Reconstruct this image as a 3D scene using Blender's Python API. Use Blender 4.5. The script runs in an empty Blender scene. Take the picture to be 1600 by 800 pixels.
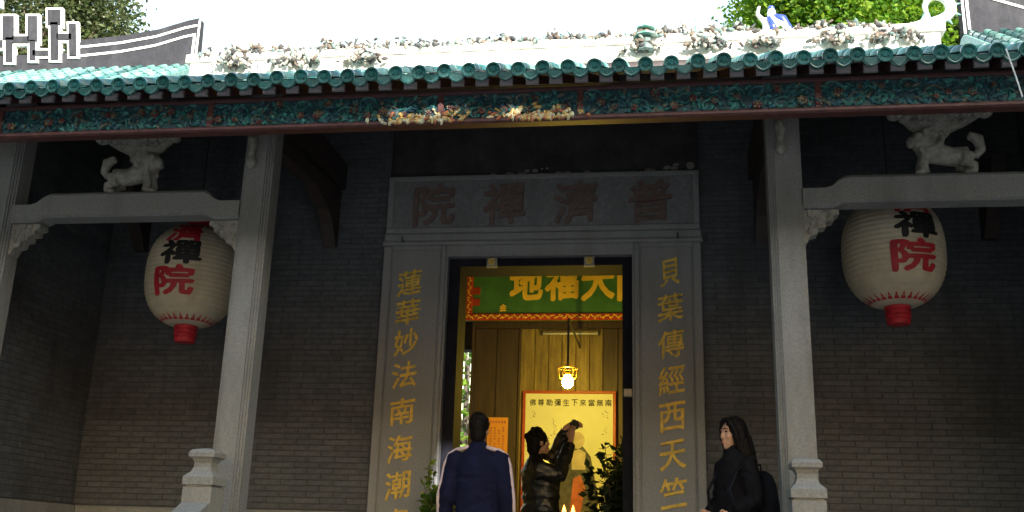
import bpy, bmesh, math, random
import numpy as np
from mathutils import Vector, Matrix, noise as mnoise
R = math.radians
random.seed(7)
rng = np.random.default_rng(11)
SC = bpy.context.scene
COL = SC.collection

# ------------------------------------------------------------------ camera
YAW, PITCH, ROLL = .1508, .2863, .0305
fw = Vector((-math.sin(YAW) * math.cos(PITCH), math.cos(YAW) * math.cos(PITCH), math.sin(PITCH)))
rt = Vector((math.cos(YAW), math.sin(YAW), 0))
up = rt.cross(fw)
cr = rt * math.cos(ROLL) + up * math.sin(ROLL)
cu = up * math.cos(ROLL) - rt * math.sin(ROLL)
cam = bpy.data.cameras.new('camera'); cam.lens = 35.44; cam.sensor_width = 36
cam.clip_start = .05; cam.clip_end = 2000
co = bpy.data.objects.new('camera', cam); COL.objects.link(co)
mw = Matrix((cr, cu, -fw)).transposed().to_4x4(); mw.translation = Vector((1.0802, -7.0, 1.6))
co.matrix_world = mw
SC.camera = co

# ------------------------------------------------------------------ light
SUN_EL, SUN_AZ = R(25), R(25)          # azimuth measured from the facade's normal towards the right
S = Vector((math.sin(SUN_AZ) * math.cos(SUN_EL), -math.cos(SUN_AZ) * math.cos(SUN_EL), math.sin(SUN_EL)))
wd = bpy.data.worlds.new('World'); SC.world = wd; wd.use_nodes = True
nt = wd.node_tree
sky = nt.nodes.new('ShaderNodeTexSky'); sky.sky_type = 'NISHITA'; sky.sun_disc = False
sky.sun_elevation = SUN_EL; sky.sun_rotation = math.atan2(S.x, S.y)
sky.air_density = 2.0; sky.dust_density = 1.0; sky.ozone_density = 0.0
bg = nt.nodes['Background']; bg.inputs['Strength'].default_value = .15
nt.links.new(sky.outputs[0], bg.inputs[0])
sl = bpy.data.lights.new('sun', 'SUN'); sl.energy = 4.2; sl.angle = R(.5); sl.color = (1, .95, .88)
so = bpy.data.objects.new('sun', sl); COL.objects.link(so)
so.rotation_euler = S.to_track_quat('Z', 'Y').to_euler(); so.location = (6, -12, 20)
SC.view_settings.view_transform = 'Standard'; SC.view_settings.look = 'None'
SC.view_settings.gamma = 1; SC.view_settings.exposure = 1.66
SC.cycles.max_bounces = 8; SC.cycles.diffuse_bounces = 5
SC.cycles.sample_clamp_indirect = 6

# ------------------------------------------------------------------ mesh helpers
class MB:
    def __init__(s): s.v = []; s.f = []
    def add(s, vs, fs):
        o = len(s.v); s.v += [tuple(p) for p in vs]; s.f += [tuple(i + o for i in f) for f in fs]; return s
    def box(s, x0, x1, y0, y1, z0, z1, skip=()):
        vs = [(x, y, z) for z in (z0, z1) for y in (y0, y1) for x in (x0, x1)]
        fs = dict(d=(0, 2, 3, 1), u=(4, 5, 7, 6), f=(0, 1, 5, 4), b=(2, 6, 7, 3), l=(0, 4, 6, 2), r=(1, 3, 7, 5))
        return s.add(vs, [f for k, f in fs.items() if k not in skip])
    def cbox(s, x0, x1, y0, y1, z0, z1, c=.01):
        """box with its front (low y) edges chamfered"""
        vs = [(x0, y1, z0), (x1, y1, z0), (x1, y1, z1), (x0, y1, z1), (x0, y0 + c, z0), (x1, y0 + c, z0), (x1, y0 + c, z1), (x0, y0 + c, z1),
              (x0 + c, y0, z0 + c), (x1 - c, y0, z0 + c), (x1 - c, y0, z1 - c), (x0 + c, y0, z1 - c)]
        fs = [(0, 3, 2, 1), (8, 9, 10, 11)]
        for i in range(4):
            j = (i + 1) % 4; fs += [(i, j, 4 + j, 4 + i), (4 + i, 4 + j, 8 + j, 8 + i)]
        return s.add(vs, fs)
    def prism(s, poly, a, b, axis='y'):
        """polygon (u, w) extruded between a and b; axis y: (u, ., w), x: (., u, w), z: (u, w, .)"""
        n = len(poly)
        m = {'y': lambda u, w, t: (u, t, w), 'x': lambda u, w, t: (t, u, w), 'z': lambda u, w, t: (u, w, t)}[axis]
        vs = [m(u, w, a) for u, w in poly] + [m(u, w, b) for u, w in poly]
        return s.add(vs, [tuple(range(n)), tuple(range(2 * n - 1, n - 1, -1))] + [(i, i + n, (i + 1) % n + n, (i + 1) % n) for i in range(n)])
    def lathe(s, prof, c=(0, 0, 0), n=24, rot=0, sq=1.0):
        o = []; fs = []
        for r, z in prof:
            for k in range(n):
                a = rot + 2 * math.pi * k / n; o.append((c[0] + r * math.cos(a), c[1] + r * math.sin(a) * sq, c[2] + z))
        for j in range(len(prof) - 1):
            for k in range(n):
                k2 = (k + 1) % n; fs.append((j * n + k, j * n + k2, (j + 1) * n + k2, (j + 1) * n + k))
        fs.append(tuple(range(n - 1, -1, -1))); fs.append(tuple(range((len(prof) - 1) * n, len(prof) * n)))
        return s.add(o, fs)
    def tube(s, path, rad, n=8, flat=1.0, ref=None):
        P = [Vector(p) for p in path]; k = len(P)
        if not hasattr(rad, '__len__'): rad = [rad] * k
        T = [(P[min(i + 1, k - 1)] - P[max(i - 1, 0)]).normalized() for i in range(k)]
        u = Vector(ref) if ref else (Vector((0, 0, 1)) if abs(T[0].z) < .9 else Vector((1, 0, 0)))
        o = []
        for i in range(k):
            u = (u - T[i] * u.dot(T[i])).normalized(); w = T[i].cross(u)
            r = rad[i]; ru, rw = (r if hasattr(r, '__len__') else (r, r * flat))
            for j in range(n):
                a = 2 * math.pi * j / n; o.append(P[i] + u * (ru * math.cos(a)) + w * (rw * math.sin(a)))
        fs = [(i * n + j, i * n + (j + 1) % n, (i + 1) * n + (j + 1) % n, (i + 1) * n + j) for i in range(k - 1) for j in range(n)]
        fs += [tuple(range(n - 1, -1, -1)), tuple(range((k - 1) * n, k * n))]
        return s.add(o, fs)
    def ell(s, c, r, rot=None, n=12, m=8):
        o = []; fs = []; M3 = rot or Matrix.Identity(3); c = Vector(c)
        o.append(c + M3 @ Vector((0, 0, -r[2])))
        for i in range(1, m):
            t = -math.pi / 2 + math.pi * i / m
            for j in range(n):
                a = 2 * math.pi * j / n
                o.append(c + M3 @ Vector((r[0] * math.cos(t) * math.cos(a), r[1] * math.cos(t) * math.sin(a), r[2] * math.sin(t))))
        o.append(c + M3 @ Vector((0, 0, r[2])))
        for j in range(n): fs.append((0, 1 + (j + 1) % n, 1 + j))
        for i in range(m - 2):
            for j in range(n):
                a = 1 + i * n; fs.append((a + j, a + (j + 1) % n, a + n + (j + 1) % n, a + n + j))
        L = 1 + (m - 2) * n
        for j in range(n): fs.append((L + j, L + (j + 1) % n, L + n))
        return s.add(o, fs)
    def loft(s, secs, n=20):
        """secs: (cx, cy, cz, rx, ry, rotz) horizontal ellipses"""
        o = []
        for cx, cy, cz, rx, ry, a in secs:
            ca, sa = math.cos(a), math.sin(a)
            for j in range(n):
                t = 2 * math.pi * j / n; x, y = rx * math.cos(t), ry * math.sin(t)
                o.append((cx + x * ca - y * sa, cy + x * sa + y * ca, cz))
        k = len(secs)
        fs = [(i * n + j, i * n + (j + 1) % n, (i + 1) * n + (j + 1) % n, (i + 1) * n + j) for i in range(k - 1) for j in range(n)]
        fs += [tuple(range(n - 1, -1, -1)), tuple(range((k - 1) * n, k * n))]
        return s.add(o, fs)
    def mesh(s, name, mat, smooth=False):
        me = bpy.data.meshes.new(name); me.from_pydata(s.v, [], s.f); me.update()
        bm = bmesh.new(); bm.from_mesh(me); bmesh.ops.recalc_face_normals(bm, faces=bm.faces); bm.to_mesh(me); bm.free()
        if mat: me.materials.append(mat)
        if smooth: me.shade_smooth()
        return me
    def build(s, name, mat, parent=None, smooth=False, loc=None):
        return link(name, s.mesh(name, mat, smooth), parent, loc)
    def remesh(s, name, mat, parent=None, voxel=.012, it=4, fold=0, fs=(9, 9, 5), seed=0):
        t = bpy.data.objects.new('tmp', s.mesh('tmp', None)); COL.objects.link(t)
        m = t.modifiers.new('r', 'REMESH'); m.mode = 'VOXEL'; m.voxel_size = voxel
        q = t.modifiers.new('s', 'SMOOTH'); q.iterations = it; q.factor = .5
        dg = bpy.context.evaluated_depsgraph_get()
        me = bpy.data.meshes.new_from_object(t.evaluated_get(dg)); me.name = name
        bpy.data.objects.remove(t)
        if fold:        # creases in cloth, strands in hair
            nv = len(me.vertices); no_ = [v.normal.copy() for v in me.vertices]
            for v, n_ in zip(me.vertices, no_):
                q = Vector((v.co.x * fs[0], v.co.y * fs[1], v.co.z * fs[2] + seed))
                q += mnoise.noise_vector(q * .7) * .8
                v.co += n_ * fold * (1 - 2.2 * abs(mnoise.noise(q)) + .5 * mnoise.noise(q * 2.7))
        me.materials.clear(); me.materials.append(mat); me.shade_smooth()
        return link(name, me, parent)

def link(name, me, parent=None, loc=None):
    o = bpy.data.objects.new(name, me); COL.objects.link(o)
    if parent: o.parent = parent
    if loc is not None: o.location = loc
    return o
def tag(o, label=None, cat=None, group=None, kind=None):
    if label: o['label'] = label
    if cat: o['category'] = cat
    if group: o['group'] = group
    if kind: o['kind'] = kind
    return o
def thing(name, label, cat, loc=(0, 0, 0), group=None, rz=0):
    o = bpy.data.objects.new(name, None); COL.objects.link(o); o.location = loc; o.rotation_euler.z = rz
    o.empty_display_size = .1
    return tag(o, label, cat, group)
def node(name, parent, loc=None):
    o = bpy.data.objects.new(name, None); COL.objects.link(o); o.parent = parent
    o.empty_display_size = .1
    if loc: o.location = loc
    return o

# ------------------------------------------------------------------ materials
def M(name, col, rough=.75, var=.3, scale=5, bump=0., bscale=60, col2=None, metal=0, coat=0, isl=0., stain=None, stain_scale=1.5, spec=.5, grain=None):
    m = bpy.data.materials.new(name); m.use_nodes = True; T = m.node_tree; N = T.nodes; L = T.links
    b = N['Principled BSDF']; b.inputs['Roughness'].default_value = rough; b.inputs['Metallic'].default_value = metal
    b.inputs['Coat Weight'].default_value = coat; b.inputs['Coat Roughness'].default_value = .15
    b.inputs['Specular IOR Level'].default_value = spec
    tc = N.new('ShaderNodeTexCoord')
    n1 = N.new('ShaderNodeTexNoise'); n1.inputs['Scale'].default_value = scale; n1.inputs['Detail'].default_value = 7; n1.inputs['Roughness'].default_value = .65
    if grain:
        gm = N.new('ShaderNodeMapping'); gm.inputs['Scale'].default_value = grain; L.new(tc.outputs['Object'], gm.inputs[0]); L.new(gm.outputs[0], n1.inputs['Vector'])
    else: L.new(tc.outputs['Object'], n1.inputs['Vector'])
    rp = N.new('ShaderNodeValToRGB'); e = rp.color_ramp.elements
    c2 = col2 or tuple(min(1, c * (1 + var)) for c in col)
    e[0].position = .3; e[1].position = .7
    e[0].color = (*[c * (1 - var) for c in col], 1); e[1].color = (*c2, 1)
    L.new(n1.outputs[0], rp.inputs[0]); out = rp.outputs[0]
    if stain:
        n2 = N.new('ShaderNodeTexNoise'); n2.inputs['Scale'].default_value = stain_scale; n2.inputs['Detail'].default_value = 8; n2.inputs['Roughness'].default_value = .7
        mp = N.new('ShaderNodeMapping'); mp.inputs['Scale'].default_value = (1.6, 1.6, .5); mp.inputs['Location'].default_value = (3.1, 1.7, .4)
        L.new(tc.outputs['Object'], mp.inputs[0]); L.new(mp.outputs[0], n2.inputs['Vector'])
        r2 = N.new('ShaderNodeValToRGB'); r2.color_ramp.elements[0].position = .48; r2.color_ramp.elements[1].position = .68
        r2.color_ramp.elements[1].color = (.8, .8, .8, 1)
        L.new(n2.outputs[0], r2.inputs[0])
        mx = N.new('ShaderNodeMixRGB'); mx.inputs[2].default_value = (*stain, 1)
        L.new(r2.outputs[0], mx.inputs[0]); L.new(out, mx.inputs[1]); out = mx.outputs[0]
    if isl:
        g = N.new('ShaderNodeNewGeometry'); oi = N.new('ShaderNodeObjectInfo')
        ad = N.new('ShaderNodeMath'); ad.operation = 'ADD'; L.new(g.outputs['Random Per Island'], ad.inputs[0]); L.new(oi.outputs['Random'], ad.inputs[1])
        fr = N.new('ShaderNodeMath'); fr.operation = 'FRACT'; L.new(ad.outputs[0], fr.inputs[0])
        mr = N.new('ShaderNodeMapRange'); mr.inputs[3].default_value = 1 - isl; mr.inputs[4].default_value = 1 + isl
        L.new(fr.outputs[0], mr.inputs[0])
        mm = N.new('ShaderNodeMixRGB'); mm.blend_type = 'MULTIPLY'; mm.inputs[0].default_value = 1
        L.new(out, mm.inputs[1]); L.new(mr.outputs[0], mm.inputs[2]); out = mm.outputs[0]
    L.new(out, b.inputs['Base Color'])
    if bump:
        n3 = N.new('ShaderNodeTexNoise'); n3.inputs['Scale'].default_value = bscale; n3.inputs['Detail'].default_value = 5
        L.new(tc.outputs['Object'], n3.inputs['Vector'])
        bp = N.new('ShaderNodeBump'); bp.inputs['Strength'].default_value = bump; bp.inputs['Distance'].default_value = .01
        L.new(n3.outputs[0], bp.inputs['Height']); L.new(bp.outputs[0], b.inputs['Normal'])
    return m
def ramp_mat(name, cols, rough=.6, coat=0):
    """each loose piece (or object) takes one colour of the list"""
    m = bpy.data.materials.new(name); m.use_nodes = True; T = m.node_tree; N = T.nodes; L = T.links
    b = N['Principled BSDF']; b.inputs['Roughness'].default_value = rough; b.inputs['Coat Weight'].default_value = coat
    g = N.new('ShaderNodeNewGeometry'); oi = N.new('ShaderNodeObjectInfo')
    ad = N.new('ShaderNodeMath'); ad.operation = 'ADD'; L.new(g.outputs['Random Per Island'], ad.inputs[0]); L.new(oi.outputs['Random'], ad.inputs[1])
    fr = N.new('ShaderNodeMath'); fr.operation = 'FRACT'; L.new(ad.outputs[0], fr.inputs[0])
    rp = N.new('ShaderNodeValToRGB'); rp.color_ramp.interpolation = 'CONSTANT'; e = rp.color_ramp.elements
    n = len(cols)
    while len(e) < n: e.new(.5)
    for i, c in enumerate(cols): e[i].position = i / n; e[i].color = (*c, 1)
    L.new(fr.outputs[0], rp.inputs[0])
    tc = N.new('ShaderNodeTexCoord'); nz = N.new('ShaderNodeTexNoise'); nz.inputs['Scale'].default_value = 30; nz.inputs['Detail'].default_value = 5
    L.new(tc.outputs['Object'], nz.inputs['Vector'])
    mr = N.new('ShaderNodeMapRange'); mr.inputs[1].default_value = .3; mr.inputs[2].default_value = .7; mr.inputs[3].default_value = .5; mr.inputs[4].default_value = 1.25
    L.new(nz.outputs[0], mr.inputs[0])
    mm = N.new('ShaderNodeMixRGB'); mm.blend_type = 'MULTIPLY'; mm.inputs[0].default_value = 1
    L.new(rp.outputs[0], mm.inputs[1]); L.new(mr.outputs[0], mm.inputs[2]); L.new(mm.outputs[0], b.inputs['Base Color'])
    return m
def leaf_mat(name, cols, trans=.4, rough=.45):
    m = ramp_mat(name, cols, rough); T = m.node_tree; N = T.nodes; L = T.links
    b = N['Principled BSDF']; out = N['Material Output']; src = b.inputs['Base Color'].links[0].from_socket
    tr = N.new('ShaderNodeBsdfTranslucent'); L.new(src, tr.inputs[0])
    mx = N.new('ShaderNodeMixShader'); mx.inputs[0].default_value = trans
    L.new(b.outputs[0], mx.inputs[1]); L.new(tr.outputs[0], mx.inputs[2]); L.new(mx.outputs[0], out.inputs[0])
    return m
def emit_mat(name, col, st):
    m = bpy.data.materials.new(name); m.use_nodes = True
    b = m.node_tree.nodes['Principled BSDF']; b.inputs['Base Color'].default_value = (*col, 1)
    b.inputs['Emission Color'].default_value = (*col, 1); b.inputs['Emission Strength'].default_value = st
    return m

granite = M('granite', (.25, .253, .25), .8, .25, 60, .25, 140, stain=(.17, .17, .165), stain_scale=1.8)
granite_dark = M('granite_surround', (.25, .254, .265), .7, .18, 60, .2, 120, stain=(.19, .19, .185), stain_scale=1.6)
granite_carved = M('granite_carved', (.33, .32, .29), .85, .3, 25, .6, 60, stain=(.17, .16, .14), stain_scale=5)
brick_m = M('grey_brick', (.09, .096, .108), .88, .25, 18, .5, 90, isl=.12, stain=(.045, .046, .052), stain_scale=1.6)
mortar_m = M('mortar', (.06, .063, .07), .95, .3, 20)
tile_m = M('green_glazed_tile', (.014, .1, .1), .22, .45, 14, .1, 60, coat=.6, isl=.3, stain=(.13, .25, .22), stain_scale=9)
tile_pale = M('weathered_glazed_tile', (.12, .3, .26), .3, .4, 14, .1, 60, coat=.5, isl=.3, stain=(.4, .42, .38), stain_scale=7)
soffit_m = M('pale_soffit', (.3, .28, .31), .85, .25, 12, .2, 60, stain=(.25, .22, .22), stain_scale=5)
rafter_m = M('dark_red_rafter', (.075, .03, .034), .6, .35, 12, .2, 50)
darkwood = M('dark_wood', (.045, .032, .028), .6, .4, 10, .2, 50)
redmould = M('red_moulding', (.1, .034, .03), .5, .4, 20, .2, 80)
teal_board = M('fascia_ground', (.018, .06, .075), .55, .5, 25, .3, 60)
carve_m = ramp_mat('carved_foliage', [(.025, .15, .15), (.02, .1, .12), (.035, .2, .18), (.02, .07, .1), (.03, .17, .16), (.1, .11, .09), (.03, .13, .17)], .5)
flower_m = ramp_mat('carved_flowers', [(.13, .03, .03), (.1, .07, .05), (.11, .04, .04), (.17, .12, .07), (.06, .12, .11)], .5)
mural_m = M('darkened_mural', (.055, .048, .052), .8, .5, 4, .3, 40, stain=(.03, .028, .035), stain_scale=3)
flake_m = M('flaking_plaster', (.28, .27, .25), .9, .3, 20)
gold_m = M('faded_gold_letter', (.75, .5, .08), .55, .3, 20, .2, 80)
brown_m = M('faded_brown_letter', (.15, .105, .095), .8, .3, 15)
plaster = M('white_plaster', (.74, .72, .68), .85, .12, 6, .3, 40, stain=(.5, .45, .38), stain_scale=4)
orn_m = ramp_mat('ridge_ornament', [(.4, .36, .3), (.16, .12, .09), (.1, .1, .09), (.5, .45, .38), (.08, .06, .05), (.25, .3, .27), (.14, .2, .19), (.06, .06, .065)], .7)
porcelain_blue = M('cobalt_glaze', (.03, .06, .38), .25, .3, 10, coat=.5)
porcelain_white = M('white_glaze', (.75, .78, .8), .3, .1, 10, coat=.4)
charcoal = M('charcoal_wash', (.022, .022, .029), .9, .3, 9, .3, 50, stain=(.05, .05, .058), stain_scale=3)
white_line = M('white_limewash', (.78, .78, .76), .8, .08, 15)
paper_m = M('lantern_paper', (.52, .47, .36), .8, .12, 8, .1, 30, stain=(.4, .33, .22), stain_scale=3)
red_m = M('lantern_red', (.42, .015, .03), .6, .25, 12)
black_m = M('lantern_black', (.012, .012, .014), .6, .2, 12)
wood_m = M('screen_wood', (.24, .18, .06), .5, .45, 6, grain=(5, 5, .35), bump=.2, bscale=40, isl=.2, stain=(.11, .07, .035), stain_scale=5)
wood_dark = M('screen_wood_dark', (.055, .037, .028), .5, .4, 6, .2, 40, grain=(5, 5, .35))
frame_m = M('door_frame_lacquer', (.014, .014, .022), .85, .3, 8, spec=.15)
green_m = M('plaque_green', (.06, .19, .06), .45, .25, 5)
plq_gold = M('plaque_gold', (.95, .62, .07), .5, .12, 10)
plq_red = M('plaque_red', (.42, .05, .02), .5, .3, 16)
brass = M('brass', (.5, .34, .1), .35, .2, 8, metal=.9)
iron = M('iron', (.03, .03, .03), .6, .3, 12)
poster_m = M('poster_paper', (.74, .78, .58), .6, .06, 3)
ink_m = M('ink', (.02, .02, .018), .8, .1, 5)
ink_grey = M('ink_grey', (.1, .11, .13), .8, .5, 14)
ink_pale = M('ink_pale', (.55, .5, .4), .8, .2, 10)
ink_red = M('ink_red', (.5, .16, .1), .8, .3, 10)
orange_paper = M('orange_paper', (.75, .34, .06), .7, .08, 5)
red_frame = M('red_lacquer_frame', (.38, .06, .015), .4, .2, 10)
stone_pave = M('forecourt_stone', (.17, .178, .19), .85, .25, 6, .3, 30, isl=.12)
earth = M('ground_soil', (.1, .105, .085), .95, .3, 3)
skin_m = M('skin', (.5, .29, .19), .55, .08, 10)
navy = M('navy_jersey', (.007, .009, .036), .9, .3, 8, .6, 14, spec=.2)
white_stripe = M('white_stripe', (.62, .5, .56), .7, .08, 10)
denim = M('denim', (.05, .085, .16), .85, .25, 20, .2, 60)
denim_dark = M('denim_dark', (.03, .04, .075), .85, .25, 20, .2, 60)
blackcoat = M('black_coat', (.008, .008, .011), .9, .3, 8, .4, 22, spec=.15)
blackleather = M('black_padded_jacket', (.014, .014, .014), .35, .3, 8, .4, 18)
hair_m = M('black_hair', (.007, .006, .006), .6, .4, 40, .5, 90, spec=.15)
shoe_m = M('shoe', (.02, .02, .02), .6, .2, 8)
bag_m = M('backpack_nylon', (.009, .01, .015), .75, .3, 10, .4, 40, spec=.15)
terracotta = M('terracotta', (.3, .12, .06), .8, .2, 8)
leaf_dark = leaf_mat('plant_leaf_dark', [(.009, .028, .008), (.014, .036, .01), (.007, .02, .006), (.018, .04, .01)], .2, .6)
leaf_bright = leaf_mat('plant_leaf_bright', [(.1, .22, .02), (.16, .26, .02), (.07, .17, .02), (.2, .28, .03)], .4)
leaf_tree = leaf_mat('tree_leaf', [(.1, .26, .012), (.15, .3, .015), (.06, .18, .012), (.22, .36, .02), (.12, .26, .015)], .5, .65)
leaf_deep = leaf_mat('tree_leaf_deep', [(.02, .06, .016), (.03, .08, .02), (.016, .045, .015), (.04, .085, .02)], .35)
leaf_olive = leaf_mat('tree_leaf_olive', [(.06, .09, .03), (.09, .13, .04), (.045, .07, .025), (.1, .12, .05)], .4)
bark = M('bark', (.1, .08, .06), .9, .35, 10, .6, 30)

# ------------------------------------------------------------------ lettering
_tc = {}
def text_mesh(ch, w, h, depth=.006, bold=.02, slant=.08, mat=None, wob=.012, plane='xz'):
    """one brushed character, centred, facing -Y"""
    key = (ch, bold)
    if key not in _tc:
        c = bpy.data.curves.new('t', 'FONT'); c.body = ch; c.resolution_u = 3; c.extrude = .5; c.fill_mode = 'BOTH'
        o = bpy.data.objects.new('t', c); COL.objects.link(o)
        me = bpy.data.meshes.new_from_object(o.evaluated_get(bpy.context.evaluated_depsgraph_get()))
        bm = bmesh.new(); bm.from_mesh(me); bmesh.ops.remove_doubles(bm, verts=bm.verts, dist=1e-4)
        bmesh.ops.triangulate(bm, faces=bm.faces)
        es = [e for e in bm.edges if e.calc_length() > .16]
        bmesh.ops.subdivide_edges(bm, edges=es, cuts=2); bmesh.ops.triangulate(bm, faces=bm.faces)
        bm.verts.index_update()
        v0 = [tuple(p.co) for p in bm.verts]; f0 = [tuple(q.index for q in p.verts) for p in bm.faces]
        bm.free(); bpy.data.objects.remove(o); bpy.data.meshes.remove(me)
        v = []; f = []      # a brush-thick stroke: shifted copies, each a hair deeper than the last
        for i, (dx, dy) in enumerate(((0, 0), (1, .3), (-1, -.3), (-.3, 1), (.3, -1), (.7, .7), (-.7, -.7))):
            n_ = len(v); v += [(x + dx * bold, y + dy * bold, (1 if z > 0 else -1) * (1 + i)) for x, y, z in v0]; f += [tuple(j + n_ for j in q) for q in f0]
        _tc[key] = (v, f)
    v, f = _tc[key]
    a = np.array(v); mn, mx = a.min(0), a.max(0); a[:, :2] = (a[:, :2] - (mn + mx)[:2] / 2) / (mx - mn)[:2]
    out = []
    for x, y, z in a:
        q = Vector((x * 5, y * 5, len(out) * 0))
        dx = mnoise.noise(q + Vector((ord(ch) % 97, 0, 0))) * wob; dy = mnoise.noise(q + Vector((0, ord(ch) % 89, 3))) * wob
        xx = x + dx; yy = y + dy + slant * x
        out.append((xx * w, -depth + (z - 1) * .0005 if z > 0 else .004, yy * h))
    b = MB(); b.v = out; b.f = f
    return b
def letter(ch, x, y, z, w, h, mat, parent, name='character', **k):
    b = text_mesh(ch, w, h, **k)
    me = bpy.data.meshes.new(name); me.from_pydata(b.v, [], b.f); me.update(); me.materials.append(mat)
    return link(name, me, parent, (x, y, z))

# ------------------------------------------------------------------ setting: ground, platform, steps
FL = .9
tag(MB().box(-400, 400, -400, 600, -1, -.012).build('ground', earth), kind='structure')
tag(MB().box(-40, 40, -60, -8.0, -.5, -.006).build('forecourt', M('pale_concrete', (.13, .14, .155), .9, .15, 2)), kind='structure')
g = node('forecourt_paving', None); tag(g, kind='structure')
for i in range(-9, 10):
    for j in range(-14, -2):
        MB().box(i * .9 + .006, i * .9 + .894, j * .6 + .006, j * .6 + .594, -.1, random.uniform(-.004, .004)).build('paving_slab', stone_pave, g) if abs(i * .9) < 7 and j > -13 else None
tag(MB().box(-5.2, 5.2, -.6, 7.0, 0, FL).build('floor', stone_pave), kind='structure')
st = thing('stone_steps', 'flight of grey granite steps leading up to the temple porch', 'steps', (0, -.6, 0))
for k in range(5):
    MB().cbox(-1.84, 1.84, -.32 * (k + 1), -.32 * k - .002, 0, FL - .15 * (k + 1), .012).build('step', granite, st)

# ------------------------------------------------------------------ the temple hall
hall = thing('temple_hall', 'grey brick temple hall with stone columns, green tiled eaves and inscribed granite doorway', 'temple')

# columns
cprof = []
h, c1, c2 = .118, .03, .014
for sx, sy in ((-1, -1), (1, -1), (1, 1), (-1, 1)):
    pts = [(h, h - c1 - c2), (h - c2, h - c1 - c2), (h - c2, h - c1), (h - c1, h - c1), (h - c1, h - c2), (h - c1 - c2, h - c2), (h - c1 - c2, h)]
    if sx * sy < 0: pts = pts[::-1]
    cprof += [(sx * a, sy * b) for a, b in pts]
col_me = MB().prism(cprof, FL + .24, 5.05, 'z').mesh('column', granite)
base_me = MB().lathe([(.27, FL), (.27, FL + .08), (.2, FL + .12), (.17, FL + .16), (.22, FL + .19), (.22, FL + .24)], n=4, rot=R(45)).mesh('column_base', granite)
for x in (-4.1, -1.975, 1.975, 4.1):
    c = link('column', col_me, hall, (x, 0, 0)); link('column_base', base_me, c)
# small carved corbels at the top of the central columns
for x in (-1.975, 1.975):
    b = MB()
    b.ell((0, -.02, .06), (.035, .06, .06)); b.ell((0, -.03, -.02), (.028, .04, .05)); b.ell((.0, -.02, -.1), (.04, .05, .06))
    b.ell((.02, -.05, .02), (.02, .03, .03)); b.tube([(0, .03, .1), (0, -.04, -.16)], [.03, .015], 8)
    o = b.remesh('column_corbel', granite_carved, hall, .012, 2); o.location = (x - .03, -.13, 4.52)

# stone tie beams of the side bays, with shouldered ends and brackets
def beam(x0, x1):
    m = (x0 + x1) / 2; L = (x1 - x0) / 2
    pr = [(-L, 4.135), (-L + .16, 4.135), (-L + .21, 4.155), (-L + .25, 4.2), (-L + .3, 4.225), (L - .3, 4.225), (L - .25, 4.2), (L - .21, 4.155), (L - .16, 4.135), (L, 4.135),
          (L, 3.985), (L - .2, 3.985), (L - .24, 4.0), (L - .28, 4.022), (-L + .28, 4.022), (-L + .24, 4.0), (-L + .2, 3.985), (-L, 3.985)]
    b = MB(); n = len(pr); ys = (-.1, -.075, .075, .1); cz = 4.1
    for iy, y in enumerate(ys):
        k = .8 if iy in (0, 3) else 1
        b.v += [(m + u, y, cz + (w - cz) * k) for u, w in pr]
    for iy in range(3):
        for i in range(n):
            j = (i + 1) % n; b.f.append((iy * n + i, iy * n + j, (iy + 1) * n + j, (iy + 1) * n + i))
    b.f += [tuple(range(n - 1, -1, -1)), tuple(range(3 * n, 4 * n))]
    o = b.build('tie_beam', granite, hall)
    for s_, xe in ((1, x0), (-1, x1)):
        q = MB()
        pts = [(0, 3.98), (.24, 3.98), (.245, 3.945), (.2, 3.93), (.205, 3.895), (.15, 3.89), (.15, 3.85), (.1, 3.845), (.09, 3.8), (.045, 3.79), (.02, 3.74), (0, 3.73)]
        q.prism([(xe + s_ * u, w) for u, w in pts], -.055, .055)
        for k in range(16):
            u = random.uniform(.02, .19); w = 3.97 - random.uniform(0, .2) * (1 - u / .26)
            q.ell((xe + s_ * u, -.055, w), (.022, .016, .02), n=6, m=4)
        q.build('beam_bracket', granite_carved, o)
beam(-3.985, -2.09); beam(2.09, 3.985)

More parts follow.
